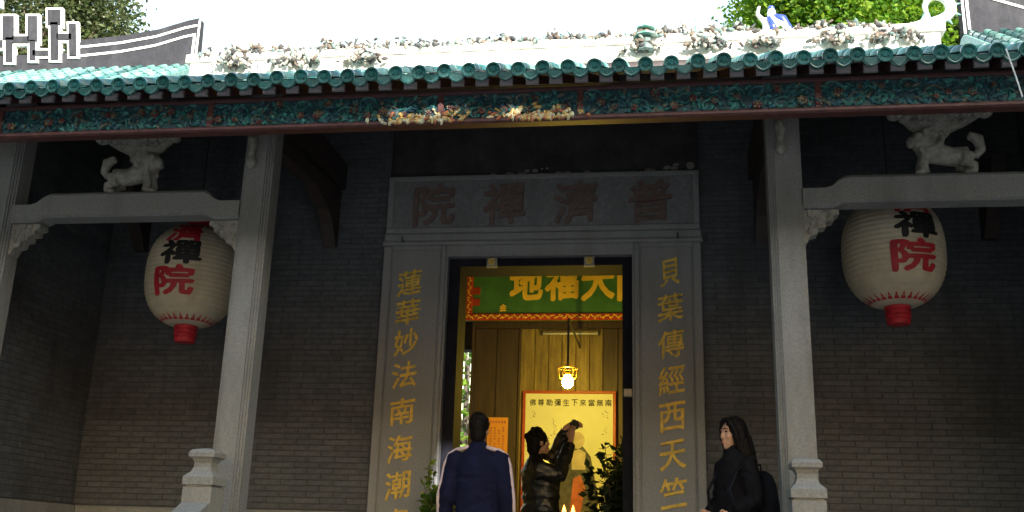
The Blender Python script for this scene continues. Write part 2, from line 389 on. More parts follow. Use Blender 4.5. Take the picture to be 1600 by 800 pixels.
# brick walls -------------------------------------------------------
BL, BH, J = .24, .046, .005
def brick_mesh(L, seed):
    r = random.Random(seed); d = r.uniform(0, .004); t = lambda: r.uniform(-.0015, .0015)
    y = -d; c = .004
    vs = [(0, y + c + t(), 0), (L, y + c + t(), 0), (L, y + c + t(), BH), (0, y + c + t(), BH), (c, y, c + t()), (L - c, y, c + t()), (L - c, y, BH - c), (c, y, BH - c),
          (0, .05, 0), (L, .05, 0), (L, .05, BH), (0, .05, BH)]
    fs = [(4, 5, 6, 7)]
    for i in range(4):
        j = (i + 1) % 4; fs += [(i, j, 4 + j, 4 + i), (8 + i, 8 + j, j, i)]
    b = MB(); b.add(vs, fs); return b
bm_full = [brick_mesh(BL, i).mesh('brick', brick_m) for i in range(5)]
count = [0]
def brick_wall(name, length, z0, z1, place, single_below=None):
    """place maps (along, depth, z) to the world; bricks below the given height are single objects"""
    mb = MB()
    row = 0; z = z0
    w = node(name, hall)
    while z + BH < z1:
        off = (0, .5)[row % 2] * (BL + J) + random.uniform(-.012, .012)
        x = -off
        while x < length:
            a, e = max(x, 0), min(x + BL, length)
            if e - a > .03:
                if single_below and z < single_below and e - a > BL - .001 and count[0] < 300:
                    o = link('brick', random.choice(bm_full), w); p = place(a, 0, z)
                    ax = Vector(place(a + 1, 0, z)) - Vector(p); ay = Vector(place(a, 1, z)) - Vector(p)
                    mt = Matrix((ax, ay, (0, 0, 1))).transposed().to_4x4(); mt.translation = p; o.matrix_local = mt; count[0] += 1
                else:
                    t = brick_mesh(e - a, row * 977 + int(x * 100)); mb.add([place(a + v[0], v[1], z + v[2]) for v in t.v], t.f)
            x += BL + J
        z += BH + J; row += 1
    tag(mb.build('brickwork', brick_m, w), kind='stuff')
    q = MB(); vs = [place(u, d, zz) for zz in (z0 - .01, z1) for d in (.004, .2) for u in (0, length)]
    q.add(vs, [(0, 2, 3, 1), (4, 5, 7, 6), (0, 1, 5, 4), (2, 6, 7, 3), (0, 4, 6, 2), (1, 3, 7, 5)])
    q.build('mortar_bed', mortar_m, w)
    return w
WY = 1.8; DZ = 1.915
brick_wall('brick_wall', 4.245 - 1.452, DZ, 5.8, lambda a, d, z: (1.452 + a, WY + d, z), 2.62)
brick_wall('brick_wall', 4.245 - 1.452, DZ, 5.8, lambda a, d, z: (-4.245 + a, WY + d, z), 2.66)
brick_wall('side_wall', WY + .1, DZ, 5.0, lambda a, d, z: (-4.245 - d, -.1 + a, z))
brick_wall('side_wall', WY + .1, DZ, 5.0, lambda a, d, z: (4.245 + d, -.1 + a, z))
for x0, x1 in ((1.455, 4.2), (-4.2, -1.455)):       # granite wainscot below the brickwork
    d = MB().cbox(x0, x1, WY - .04, WY + .2, FL, DZ - .012, .015).build('stone_wainscot', granite, hall)
for x0, x1 in ((-4.44, -4.2), (4.2, 4.44)):
    MB().box(x0, x1, -.12, WY + .2, FL, DZ - .012).build('stone_wainscot', granite, hall)
for x0, x1 in ((-4.445, -4.25), (4.25, 4.445)):
    MB().prism([(-.1, 4.99), (1.81, 4.99), (1.81, 5.93), (-.1, 5.0)], x0, x1, 'x').build('gable_infill', mortar_m, hall)
for x0, x1 in ((-4.45, -4.2), (4.2, 4.45)): MB().box(x0, x1, WY + .02, WY + .199, FL, 5.7).build('corner_pier', mortar_m, hall)
# hall body behind the porch wall
MB().box(-4.45, -1.46, WY + .2, WY + .35, FL, 5.7).build('inner_wall', plaster, hall)
MB().box(1.46, 4.45, WY + .2, WY + .35, FL, 5.7).build('inner_wall', plaster, hall)
for x in (-4.45, 4.25): MB().box(x, x + .2, WY + .35, 5.6, FL, 5.0).build('inner_wall', plaster, hall)
MB().box(-4.25, -2.1, 5.6, 5.8, FL, 5.2).build('rear_wall', darkwood, hall)
MB().box(-2.1, -1.0, 5.6, 5.8, 4.1, 5.2).build('rear_lintel', darkwood, hall)
MB().box(-1.0, 4.25, 5.6, 5.8, FL, 5.2).build('rear_wall', darkwood, hall)

# doorway surround ---------------------------------------------------
ds = node('door_surround', hall)
F = WY - .06
for s_ in (-1, 1):
    X = lambda a, b: (a, b) if s_ > 0 else (-b, -a)
    MB().box(*X(.842, 1.451), F, 2.1, FL, 4.31).build('jamb', granite_dark, ds)
    for a, b in ((1.375, 1.452), (.86, .905)):
        MB().cbox(*X(a, b), F - .022, F + .01, FL + .2, 4.305, .008).build('jamb_moulding', granite_dark, ds)
    MB().cbox(*X(.915, 1.365), F - .008, F + .01, FL + .3, 4.27, .006).build('inscription_panel', granite_dark, ds)
MB().box(-.841, .841, F, 2.1, 4.205, 4.31).build('lintel', granite_dark, ds)
MB().cbox(-1.47, 1.47, F - .03, 2.1, 4.312, 4.352, .012).build('lintel_moulding', granite_dark, ds)
MB().cbox(-1.46, 1.46, F - .012, 2.1, 4.354, 4.43, .01).build('lintel_band', granite_dark, ds)
MB().box(-1.45, 1.45, F + .005, 2.1, 4.432, 5.0).build('name_panel', M('name_panel_stone', (.19, .192, .205), .8, .25, 30, .2, 90, stain=(.13, .13, .14), stain_scale=2.5), ds)
for z0, z1 in ((4.435, 4.485), (4.955, 5.0)): MB().cbox(-1.448, 1.448, F - .015, F + .01, z0, z1, .008).build('panel_moulding', granite_dark, ds)
for x0, x1 in ((-1.448, -1.39), (1.39, 1.448)): MB().cbox(x0, x1, F - .015, F + .01, 4.487, 4.953, .008).build('panel_moulding', granite_dark, ds)
for x, ch in zip((-1.0, -.333, .333, 1.01), '院禪濟普'):
    letter(ch, x, F - .002, 4.715, .4, .41, brown_m, ds, bold=.025, depth=.008)
for ch, z in zip('蓮華妙法南海潮音', (3.955, 3.68, 3.4, 3.1, 2.775, 2.45, 2.135, 1.82)):
    letter(ch, -1.19, F - .012, z, .225, .235, gold_m, ds, bold=.013, depth=.007, slant=.18, wob=.03)
for ch, z in zip('貝葉傳經西天竺國', (4.03, 3.71, 3.385, 3.07, 2.75, 2.43, 2.12, 1.81)):
    letter(ch, 1.175, F - .012, z, .225 if ch != '貝' else .17, .245, gold_m, ds, bold=.013, depth=.007, slant=.18, wob=.03)
for x, z in ((-1.27, 4.345), (1.25, 4.345), (1.5, 4.32)):
    MB().tube([(x, F - .02, z), (x, F - .07, z), (x, F - .075, z + .035)], .008, 6).build('iron_hook', iron, ds)
# wooden door frame set in the stone opening
df = node('door_frame', hall)
for x0, x1 in ((-.841, -.738), (.752, .841)): MB().box(x0, x1, 1.82, 2.16, FL, 4.13).build('frame_post', frame_m, df)
MB().box(-.841, .841, 1.82, 2.18, 4.13, 4.204).build('frame_head', frame_m, df)
MB().box(-.738, .752, 2.0, 2.12, FL, FL + .18).build('threshold', frame_m, df)
for x in (-.44, .455):
    p = MB().cbox(x - .047, x + .047, 1.76, 1.82, 4.112, 4.2, .012).build('door_peg', granite_carved, df)
    q = MB()
    for k in range(6):
        a = k * math.pi / 3; q.ell((x + .024 * math.cos(a), 1.758, 4.156 + .024 * math.sin(a)), (.013, .008, .013), n=6, m=4)
    q.ell((x, 1.756, 4.156), (.011, .01, .011), n=6, m=4); q.build('carved_rosette', gold_m, p)
# mural band over the doorway
MB().box(-1.452, 1.452, WY + .02, 2.1, 5.002, 5.9).build('mural_band', mural_m, hall)
fl = MB()
for k in range(44):
    x = random.choice((random.gauss(-.05, .25), random.gauss(1.15, .2), random.uniform(-1.4, 1.4))); x = max(-1.38, min(1.38, x)); w = random.uniform(.012, .05); z = 5.004 + random.uniform(0, .02) + (0.03 if abs(x - .0) < .15 or x > 1.1 else 0) * random.random() * 2
    pts = [(x + w * math.cos(a) * random.uniform(.6, 1), z + w * .3 + w * .4 * math.sin(a)) for a in np.linspace(0, 2 * math.pi, 7)[:-1]]
    fl.prism(pts, WY + .012 - random.uniform(0, .006), WY + .022)
tag(fl.build('flaked_plaster', flake_m, hall), kind='stuff')

# dark timber brackets from the columns back to the wall
for x in (-1.99, 1.99):
    b = MB()
    pr = [(.12, 4.78), (WY - .01, 4.9), (WY - .01, 4.34), (WY - .06, 4.3), (WY - .14, 4.42), (WY - .2, 4.5), (WY - .34, 4.6), (WY - .7, 4.7), (.12, 4.66)]
    b.prism(pr, x - .06, x + .06, 'x'); b.build('timber_bracket', darkwood, hall)
    MB().box(x - .1, x + .1, .02, WY - .01, 4.905, 5.15).build('cross_beam', darkwood, hall)
for x in (-3.9, 3.9):
    MB().prism([(WY - .01, 4.9), (WY - .01, 4.3), (WY - .08, 4.3), (WY - .3, 4.62), (WY - .5, 4.9)], x - .06, x + .06, 'x').build('timber_bracket', darkwood, hall)
MB().tube([(-4.4, 0, 5.12), (4.4, 0, 5.12)], .09, 12).build('purlin', darkwood, hall, True)
MB().tube([(-4.4, .9, 5.52), (4.4, .9, 5.52)], .09, 12).build('purlin', darkwood, hall, True)

# eaves ---------------------------------------------------------------
TH = R(26); CT, STH = math.cos(TH), math.sin(TH)
RY, RZ0 = -1.1, 4.615        # eave line of the tiling bed
def sl_(y): return RZ0 + (y - RY) * STH / CT
roof = node('roof', hall)
q = MB()
q.prism([(RY + .03, sl_(RY + .03) + .0), (2.2, sl_(2.2)), (2.2, sl_(2.2) - .06), (RY + .03, sl_(RY + .03) - .03)], -4.96, 4.96, 'x')
q.build('roof_deck', soffit_m, roof)
MB().prism([(2.2, sl_(2.2)), (6.5, 4.55), (6.5, 4.49), (2.2, sl_(2.2) - .06)], -4.96, 4.96, 'x').build('rear_roof_deck', darkwood, roof)
SP = .164; NR = 31
xs = [-.141 + SP * i for i in range(-NR, NR + 1) if -4.93 < -.141 + SP * i < 4.93]
# barrel tile: half tube along the slope, slightly tapered
def barrel(L, r0, r1, n=8):
    b = MB(); vs = []; fs = []
    for t, r in ((0, r0), (L, r1)):
        for ri in (r, r - .012):
            for k in range(n + 1):
                a = math.pi * k / n; vs.append((ri * math.cos(a), t * CT - ri * math.sin(a) * STH, t * STH + ri * math.sin(a) * CT))
    m = n + 1
    for k in range(n):
        fs += [(k, k + 1, 2 * m + k + 1, 2 * m + k), (m + k, 3 * m + k, 3 * m + k + 1, m + k + 1), (k, m + k, m + k + 1, k + 1)]
    return b.add(vs, fs)
TL = .24
bar_me = barrel(TL + .02, .047, .043).mesh('barrel_tile', tile_m, True)
bar_pale = bar_me.copy(); bar_pale.materials[0] = tile_pale
# round end cap with a rim and a raised boss
cap = MB(); a_ = []
prof = [(.0, -.018), (.0135, -.018), (.017, -.012), (.032, -.012), (.036, -.02), (.0475, -.02), (.0475, .006), (0.001, .006)]
cap.lathe([(max(r, .0005), z) for r, z in prof], n=20)
cap.v = [(x, z * CT + y * -STH * .35, z * STH + y) for x, y, z in cap.v]
cap_me = cap.mesh('tile_cap', tile_m, False)
# drip tile: scalloped tongue hanging between two caps, with a curved pan behind it
dr = MB(); n = 12; top = []; bot = []
for k in range(n + 1):
    t = -1 + 2 * k / n; x = t * .072
    top.append((x, -.012 + .018 * t * t)); bot.append((x, -.012 + .018 * t * t - .01 - .04 * (1 - t * t) ** .7 - .006 * (1 - abs(t))))
poly = top + bot[::-1]
dr.prism(poly, -.012, .0)
for i in range(len(dr.v)):
    x, y, z = dr.v[i]; dr.v[i] = (x, y - .25 * z, z)
dr.tube([(x * .86, -.014 - .25 * z, z + .009) for x, z in bot], .005, 5)
drip_me = dr.mesh('drip_tile', tile_m)
pn = MB(); vs = []; fs = []
for t in (0, TL * 2):
    for rr in (0, .01):
        for k in range(n + 1):
            u = -1 + 2 * k / n; w = -.012 + .018 * u * u - rr
            vs.append((u * .066, t * CT - w * STH, t * STH + w * CT))
m_ = n + 1
for k in range(n): fs += [(k, k + 1, 2 * m_ + k + 1, 2 * m_ + k), (m_ + k, 3 * m_ + k, 3 * m_ + k + 1, m_ + k + 1)]
pan_me = pn.add(vs, fs).mesh('pan_tile', tile_m, True)
rest = MB()
LS = 3.3 / CT
for x in xs:
    jx, jz = random.uniform(-.005, .005), random.uniform(-.005, .005)
    z0 = RZ0 + .018 + jz
    bt = barrel(TL + .02, .047, .043)
    c = link('tile_cap', cap_me, roof, (x + jx, RY - .006, z0 + .0)); c.rotation_euler = (random.uniform(-.04, .04), random.uniform(-.2, .2), random.uniform(-.04, .04))
    d = link('drip_tile', drip_me, roof, (x + SP / 2 + jx, RY - .004, RZ0 + .004 + jz)); d.rotation_euler = (random.uniform(-.06, .06), random.uniform(-.04, .04), 0)
    link('pan_tile', pan_me, roof, (x + SP / 2, RY, RZ0 + .008))
    k = 0
    while k * TL < LS - .1:
        y, z = RY + k * TL * CT, z0 + k * TL * STH + (.004 if k % 2 else 0)
        if k < 3: link('barrel_tile', bar_pale if random.random() < .35 else bar_me, roof, (x + jx, y, z))
        else: rest.add([(vx + x + jx, vy + y, vz + z) for vx, vy, vz in bt.v], bt.f)
        k += 1
    xr = x + SP / 2
    rf = MB().box(xr - .04, xr + .04, RY + .075, 2.1, 0, .06)
    rf.v = [(vx, vy, sl_(vy) - .037 - .06 + vz) for vx, vy, vz in rf.v]
    rf = rf.build('rafter', rafter_m, roof)
tip_me = MB().cbox(-.043, .043, RY + .055, RY + .08, sl_(RY + .06) - .092, sl_(RY + .06) - .045, .004).mesh('rafter_tip', soffit_m)
for x in xs:
    o = link('rafter_tip', tip_me, roof, (x + SP / 2 + random.uniform(-.006, .006), 0, random.uniform(-.004, .004)))
tag(rest.build('upper_tiles', tile_pale, roof, True), kind='stuff')
# carved fascia board
fa = node('fascia', hall)
FY = -.9
MB().box(-4.65, 4.65, FY, FY + .05, 4.352, 4.575).build('fascia_board', teal_board, fa)
MB().cbox(-4.66, 4.66, FY - .03, FY + .06, 4.335, 4.374, .012).build('lower_moulding', redmould, fa)
MB().cbox(-4.66, 4.66, FY - .02, FY + .06, 4.553, 4.585, .008).build('upper_moulding', rafter_m, fa)
for x in (-3.6, -2.0, -.36, .58, 2.1, 3.7):
    MB().box(x - .02, x + .02, FY - .02, FY, 4.375, 4.552).build('fascia_joint_strip', redmould, fa)
cv = MB(); rr = random.Random(3)
for k in range(1500):
    x = rr.uniform(-4.6, 4.6); z = rr.uniform(4.385, 4.545); a = rr.uniform(0, 6.28)
    L, W = rr.uniform(.018, .042), rr.uniform(.008, .017)
    M3 = Matrix.Rotation(a, 3, 'Y') @ Matrix.Rotation(rr.uniform(-.5, .5), 3, 'Z')
    cv.ell((x, FY - .003, z), (L, .014, W), M3, 6, 4)
for k in range(60):       # scrolling stems
    x = -4.55 + k * .153; z = 4.46 + .05 * math.sin(k * 1.9)
    pts = [(x + .07 * math.cos(t) * (1 - t / 9), FY - .008, z + .055 * math.sin(t) * (1 - t / 9)) for t in np.linspace(0, 6.5, 14)]
    cv.tube(pts, .008, 5)
gc = MB()  # pale gold lumps set where the sun flecks fall, sunlight put into their colour
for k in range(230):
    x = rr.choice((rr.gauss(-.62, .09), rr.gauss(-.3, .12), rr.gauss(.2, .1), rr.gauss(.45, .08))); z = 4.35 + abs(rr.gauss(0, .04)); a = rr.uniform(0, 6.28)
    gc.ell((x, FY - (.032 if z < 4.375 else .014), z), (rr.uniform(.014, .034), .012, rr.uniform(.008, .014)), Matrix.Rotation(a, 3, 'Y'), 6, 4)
tag(gc.build('sun_fleck_carving', ramp_mat('sun_fleck_gold', [(.7, .45, .14), (.72, .64, .4), (.6, .42, .15), (.5, .17, .08), (.66, .64, .46)], .45), fa), kind='stuff')
tag(cv.build('carved_foliage', carve_m, fa), kind='stuff')
fmes = []
for v in range(3):
    f_ = MB(); n = 5 + v
    for k in range(n):
        a = k * 2 * math.pi / n; f_.ell((.018 * math.cos(a), -.008, .018 * math.sin(a)), (.012, .01, .012), n=6, m=4)
    f_.ell((0, -.014, 0), (.01, .01, .01), n=6, m=4); fmes.append(f_.mesh('carved_flower', flower_m))
for k in range(70):
    o = link('carved_flower', fmes[k % 3], fa, (-4.5 + k * .13 + rr.uniform(-.05, .05), FY - .012, rr.uniform(4.4, 4.53)))
    o.scale = [rr.uniform(.7, 1.25)] * 3; o.rotation_euler.y = rr.uniform(0, 6)

# main ridge with plaster ornament -----------------------------------------
rg = node('ridge', hall)
GY = 2.2; GB = sl_(GY) - .05
MB().box(-3.8, 3.75, GY - .14, GY + .14, GB, 6.47).build('ridge_wall', plaster, rg)
MB().cbox(-3.85, 3.8, GY - .19, GY + .19, 6.472, 6.56, .03).build('ridge_coping', plaster, rg)
for k in range(10):
    x = -3.3 + k * .72; MB().cbox(x - .3, x + .3, GY - .165, GY - .1, GB + .12, 6.44, .015).build('relief_panel', plaster, rg)
def clump(x, z, w, hgt, n, seed, y=GY - .12, name='plaster_ornament', mat=None):
    r = random.Random(seed); b = MB()
    for k in range(n):
        px = r.gauss(0, .36) * w; pz = abs(r.gauss(0, .45)) * hgt * (1 - min(.8, abs(px) / w))
        a = r.uniform(0, 3.1); s_ = r.uniform(.01, .032)
        b.ell((px, r.uniform(-.08, .08), pz), (s_ * 1.5, s_ * .7, s_ * .7), Matrix.Rotation(a, 3, 'Y') @ Matrix.Rotation(r.uniform(-.6, .6), 3, 'Z'), 6, 4)
    for k in range(3):
        px = r.uniform(-.4, .4) * w
        b.tube([(px, 0, -.03), (px + r.uniform(-.1, .1), 0, hgt * .5), (px + r.uniform(-.1, .1), r.uniform(-.05, .05), hgt * .95)], [.025, .018, .008], 6)
    o = tag(b.build(name, mat or orn_m, rg), kind='stuff'); o.location = (x, y, z); return o
r_o = random.Random(21)
for i in range(27):
    x = -3.6 + i * .262
    if abs(x - 2.2) > .2 and x < 3.3: clump(x, 6.53, .24, r_o.uniform(.06, .16), 70, i)
for i, (x, w, hg) in enumerate([(-3.3, .3, .18), (-2.6, .35, .16), (-1.9, .3, .12), (.95, .25, .16), (1.6, .3, .14), (2.1, .22, .08), (2.75, .25, .12), (3.35, .35, .16)]):
    clump(x, 6.38, w, hg, 90, 40 + i, GY - .2)

# ceramic ridge creatures and figures (stand on the coping: things of their own)
fs_ = thing('dragon_fish_ornament', 'curled white and green ceramic dragon fish at the right end of the ridge', 'roof ornament', (3.7, GY, 6.555))
px_ = [(-.26, .02), (-.2, .05), (-.12, .065), (-.03, .085), (.08, .11), (.16, .145), (.21, .2), (.215, .27), (.185, .33), (.13, .37), (.06, .375), (.0, .34), (-.025, .27), (-.015, .19)]
pts = [(x, 0, z) for x, z in px_]; rad = [.03, .04, .044, .046, .048, .052, .055, .055, .05, .045, .04, .034, .028, .02]
b = MB(); b.tube(pts, rad, 10); b.ell((-.27, 0, .03), (.075, .055, .045)); b.ell((-.34, 0, .01), (.05, .035, .02))
b.remesh('body', porcelain_white, fs_, .012, 3)
f2 = MB()
for k in range(9):
    i = 2 + k; p = Vector(pts[i]); q = Vector(pts[i + 1]) - Vector(pts[i - 1])
    nrm = Vector((q.z, 0, -q.x)).normalized(); tip = p + nrm * (rad[i] + .045)
    f2.tube([p, tip], [.03, .004], 5)
e_ = Vector(pts[-1])
for a in (-2.2, -1.7, -1.2): f2.tube([e_, e_ + Vector((.12 * math.cos(a), 0, .12 * math.sin(a)))], [(.03, .015), (.006, .004)], 6)
f2.build('fins', tile_pale, fs_)
bf = thing('ceramic_figure', 'blue and white glazed ceramic figure standing on the ridge beside the tree', 'roof ornament', (2.2, GY, 6.558))
b = MB(); b.loft([(0, 0, 0, .09, .07, 0), (0, 0, .08, .075, .06, 0), (.01, 0, .16, .085, .06, 0), (.01, 0, .22, .05, .04, 0)], 12); b.ell((.02, 0, .27), (.045, .045, .055))
b.tube([(.07, 0, .18), (.13, -.03, .12), (.15, -.03, .05)], [.03, .025, .02], 8)
b.tube([(-.06, 0, .19), (-.12, -.02, .25), (-.1, -.02, .34)], [.03, .022, .018], 8)
b.remesh('body', porcelain_white, bf, .012, 2)
b = MB(); b.tube([(.03, -.02, .24), (.12, -.02, .2), (.17, 0, .1), (.14, 0, .02)], [.02, .045, .05, .015], 8, .5); b.tube([(-.02, -.06, .2), (.02, -.075, .1), (.03, -.07, .01)], [.02, .03, .04], 8, .4)
b.ell((.02, .01, .33), (.035, .03, .03)); b.build('blue_robe', porcelain_blue, bf, True)
pv = thing('ridge_pagoda', 'small tiered ceramic pavilion among plaster scrolls on the ridge', 'roof ornament', (.98, GY - .2, 6.36))
MB().lathe([(.09, 0), (.09, .05), (.06, .06), (.06, .15)], n=8).build('storey', orn_m, pv)
for z, r in ((.15, .12), (.24, .09)): MB().lathe([(r, 0), (r * 1.02, .015), (r * .4, .06)], (0, 0, z), 8).build('tiered_roof', tile_pale, pv)
MB().lathe([(.045, 0), (.045, .05)], (0, 0, .2), 8).build('storey', orn_m, pv)
MB().lathe([(.02, 0), (.03, .03), (.01, .06), (.004, .1)], (0, 0, .3), 8).build('finial', porcelain_white, pv)
tag(MB().tube([(3.18, RY - .03, 4.62), (3.21, RY - .04, 4.45), (3.24, RY - .03, 4.3)], .005, 5).build('hanging_wire', white_line), 'thin pale wire hanging from the right end of the eave', 'wire')

# ------------------------------------------------------------------ stone lions on the tie beams
def lion(x, d, label):
    t = thing('stone_lion', label, 'statue', (x, 0, 4.225), 'carved lions on the tie beams')
    b = MB()
    b.tube([(-.17 * d, 0, .15), (-.06 * d, 0, .15), (.08 * d, 0, .19)], [.075, .07, .085], 12)
    b.ell((.13 * d, -.02, .265), (.085, .085, .085)); b.ell((.2 * d, -.05, .25), (.045, .055, .045)); b.ell((.1 * d, .02, .25), (.08, .09, .1))
    for s_ in (-1, 1):
        b.tube([(.1 * d, s_ * .045, .19), (.14 * d, s_ * .05, .08), (.13 * d, s_ * .05, .012)], [.045, .034, .034], 8)
        b.ell((.165 * d, s_ * .05, .02), (.04, .032, .022))
        b.tube([(-.17 * d, s_ * .045, .15), (-.14 * d, s_ * .055, .08), (-.2 * d, s_ * .055, .07), (-.19 * d, s_ * .055, .012)], [.06, .045, .03, .03], 8)
        b.ell((-.165 * d, s_ * .055, .018), (.04, .03, .02)); b.ell((.1 * d, s_ * .075, .33), (.025, .015, .03))
    for k in range(22):
        a = k * .6; q_ = .75 + .35 * (k % 2); b.ell((.085 * d + .085 * q_ * math.cos(a), (-.07 if k % 3 else .06), .255 + .085 * q_ * math.sin(a)), (.022, .024, .022), n=8, m=6)
    b.tube([(.2 * d, -.05, .235), (.235 * d, -.055, .215)], [.03, .02], 8); b.ell((.17 * d, -.1, .29), (.022, .018, .018))
    for k in range(9):
        a = k * .7; b.ell((.08 * d + .07 * math.cos(a), -.05 + .03 * math.sin(a * 2), .26 + .07 * math.sin(a)), (.03, .03, .03), n=8, m=6)
    b.tube([(-.22 * d, 0, .15), (-.27 * d, 0, .2), (-.255 * d, 0, .28), (-.19 * d, 0, .315)], [.03, .035, .045, .03], 8)
    b.remesh('body', granite_carved, t, .01, 2)
    k = MB()
    k.loft([(.03 * d, 0, .3, .08, .07, 0), (.03 * d, 0, .34, .11, .09, 0), (.02 * d, 0, .38, .19, .1, 0), (.0, 0, .42, .24, .11, 0), (0, 0, .44, .27, .12, 0), (0, 0, .5, .29, .12, 0), (0, 0, .9, .26, .1, 0)], 24)
    for i in range(22):
        u = -.29 + .58 * i / 21; k.ell((u, -.1, .445 + .02 * math.sin(i * 2.2)), (.028, .03, .03), n=8, m=5)
    for i in range(14):
        u = -.17 + .34 * i / 13; k.ell((u + .02 * d, -.085, .39 + .012 * math.sin(i * 3)), (.02, .02, .02), n=8, m=5)
    for s_ in (-1, 1): k.ell((s_ * .31, -.04, .46), (.05, .06, .035), n=10, m=6)
    k.build('capital', granite_carved, t, True)
lion(-3.03, 1, 'weathered stone lion on the left tie beam, facing right under a carved capital')
lion(3.07, -1, 'weathered stone lion on the right tie beam, facing left with its tail raised')

# ------------------------------------------------------------------ stair balustrades
def balustrade(x, label):
    t = thing('stone_balustrade', label, 'balustrade', (x, -.5, FL), 'balustrades of the porch steps')
    q2 = math.sqrt(2); z = lambda v: v - FL
    prof = [(.1, 0), (.1, z(1.955)), (.088, z(1.957)), (.088, z(1.968)), (.106, z(1.97)), (.106, z(2.02)), (.1, z(2.027)), (.072, z(2.055)), (.06, z(2.085)), (.058, z(2.115)), (.07, z(2.14)), (.09, z(2.152)), (.092, z(2.178)), (.075, z(2.2)), (.02, z(2.212))]
    MB().lathe([(r * q2, zz) for r, zz in prof], n=4, rot=R(45)).build('newel_post', granite, t)
    MB().prism([(-.101, .955), (-1.75, .12), (-1.75, -.02), (-.101, .8)], -.095, .095, 'x').build('handrail', granite, t)
    MB().prism([(-.101, .79), (-1.75, -.03), (-1.75, -.6), (-.101, .1)], -.05, .05, 'x').build('infill_slab', granite, t)
    MB().lathe([(r * q2, zz) for r, zz in [(.1, -FL), (.1, -.0), (.11, .16), (.11, .2), (.06, .24), (.08, .28), (.02, .31)]], (0, -1.85, 0), 4, R(45)).build('foot_post', granite, t)
balustrade(-1.93, 'granite newel and sloping handrail in front of the left column')
balustrade(1.955, 'granite newel and handrail in front of the right column, beside the woman')

# ------------------------------------------------------------------ lanterns
def lantern(x, y, zc, alpha, label):
    t = thing('paper_lantern', label, 'lantern', (x, y, zc), 'lanterns of the porch bays')
    H, Rr = .435, .385
    rad = lambda z: .12 + (Rr - .12) * max(0, 1 - abs(z / H) ** 2.6) ** .62
    prof = [(rad(-H + 2 * H * k / 88) + .0025 * math.cos(k * math.pi / 2), -H + 2 * H * k / 88) for k in range(89)]
    MB().lathe(prof, n=40).build('lantern_body', paper_m, t, True)
    col = [(.1, 0), (.105, -.012), (.105, -.03), (.098, -.036), (.103, -.05), (.103, -.066), (.095, -.072), (.1, -.085), (.1, -.1), (.092, -.106), (.095, -.12), (.09, -.145), (.03, -.15)]
    MB().lathe([(r * .93, zz) for r, zz in col], (0, 0, -H + .005), 24).build('bottom_collar', red_m, t, False)
    MB().lathe([(r * .93, -zz) for r, zz in col], (0, 0, H - .005), 24).build('top_collar', red_m, t, False)
    def onto(b, a0, zz, off=.007):
        bm = bmesh.new(); me = bpy.data.meshes.new('c'); me.from_pydata(b.v, [], b.f); bm.from_mesh(me)
        for _ in range(2):
            es = [e for e in bm.edges if e.calc_length() > .03]
            if es: bmesh.ops.subdivide_edges(bm, edges=es, cuts=1); bmesh.ops.triangulate(bm, faces=bm.faces)
        for v in bm.verts:
            zq = max(-H, min(H, zz + v.co.z)); r = rad(zq) + off - (v.co.y if v.co.y > 0 else 0); a = a0 + v.co.x / Rr
            v.co = (r * math.cos(a), r * math.sin(a), zq)
        bm.to_mesh(me); bm.free(); return me
    for ch, zz, hh, mt, da in (('濟', .315, .2, red_m, .08), ('禪', .12, .22, black_m, .06), ('院', -.12, .25, red_m, -.03)):
        me = onto(text_mesh(ch, .36, hh, depth=0, bold=.035, slant=.03), alpha + da, zz); me.materials.append(mt); link('character', me, t)
    pb = MB()
    for k in range(28):
        a = k * 2 * math.pi / 28; w = .1
        for zz0, zz1 in ((-.415, -.37),):
            p = [(a - w, zz0), (a + w, zz0), (a, zz1)]
            pb.add([((rad(z_) + .007) * math.cos(a_), (rad(z_) + .007) * math.sin(a_), z_) for a_, z_ in p], [(0, 1, 2)])
    pb.build('petal_band', red_m, t)
    MB().tube([(0, 0, H + .1), (0, 0, 5.3 - zc)], .008, 6).build('cord', iron, t)
lantern(-2.9, .9, 3.8, R(-85), 'cream paper lantern with red and black characters, half hidden by the left column')
lantern(2.895, .9, 3.94, R(-77), 'cream paper lantern with red and black characters hanging right of the right column')

# ------------------------------------------------------------------ inside the hall
scr = thing('wooden_screen', 'tall timber screen of upright planks behind the doorway', 'screen', (0, 5, FL))
MB().box(-1.164, 1.3, -.03, .05, 3.34, 3.46).build('top_rail', wood_dark, scr)
x = -1.164
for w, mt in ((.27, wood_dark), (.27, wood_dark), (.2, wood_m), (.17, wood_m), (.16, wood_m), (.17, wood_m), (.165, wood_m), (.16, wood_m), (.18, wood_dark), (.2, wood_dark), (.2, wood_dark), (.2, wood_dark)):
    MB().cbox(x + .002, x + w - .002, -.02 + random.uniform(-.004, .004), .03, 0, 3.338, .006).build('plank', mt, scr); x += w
MB().box(-.612, -.59, -.045, -.025, 0, 3.338).build('stile', wood_dark, scr)
MB().box(.64, .675, -.045, -.025, 0, 3.338).build('stile', wood_dark, scr)
MB().box(-1.2, -1.165, -.05, .06, 0, 3.46).build('stile', wood_dark, scr)

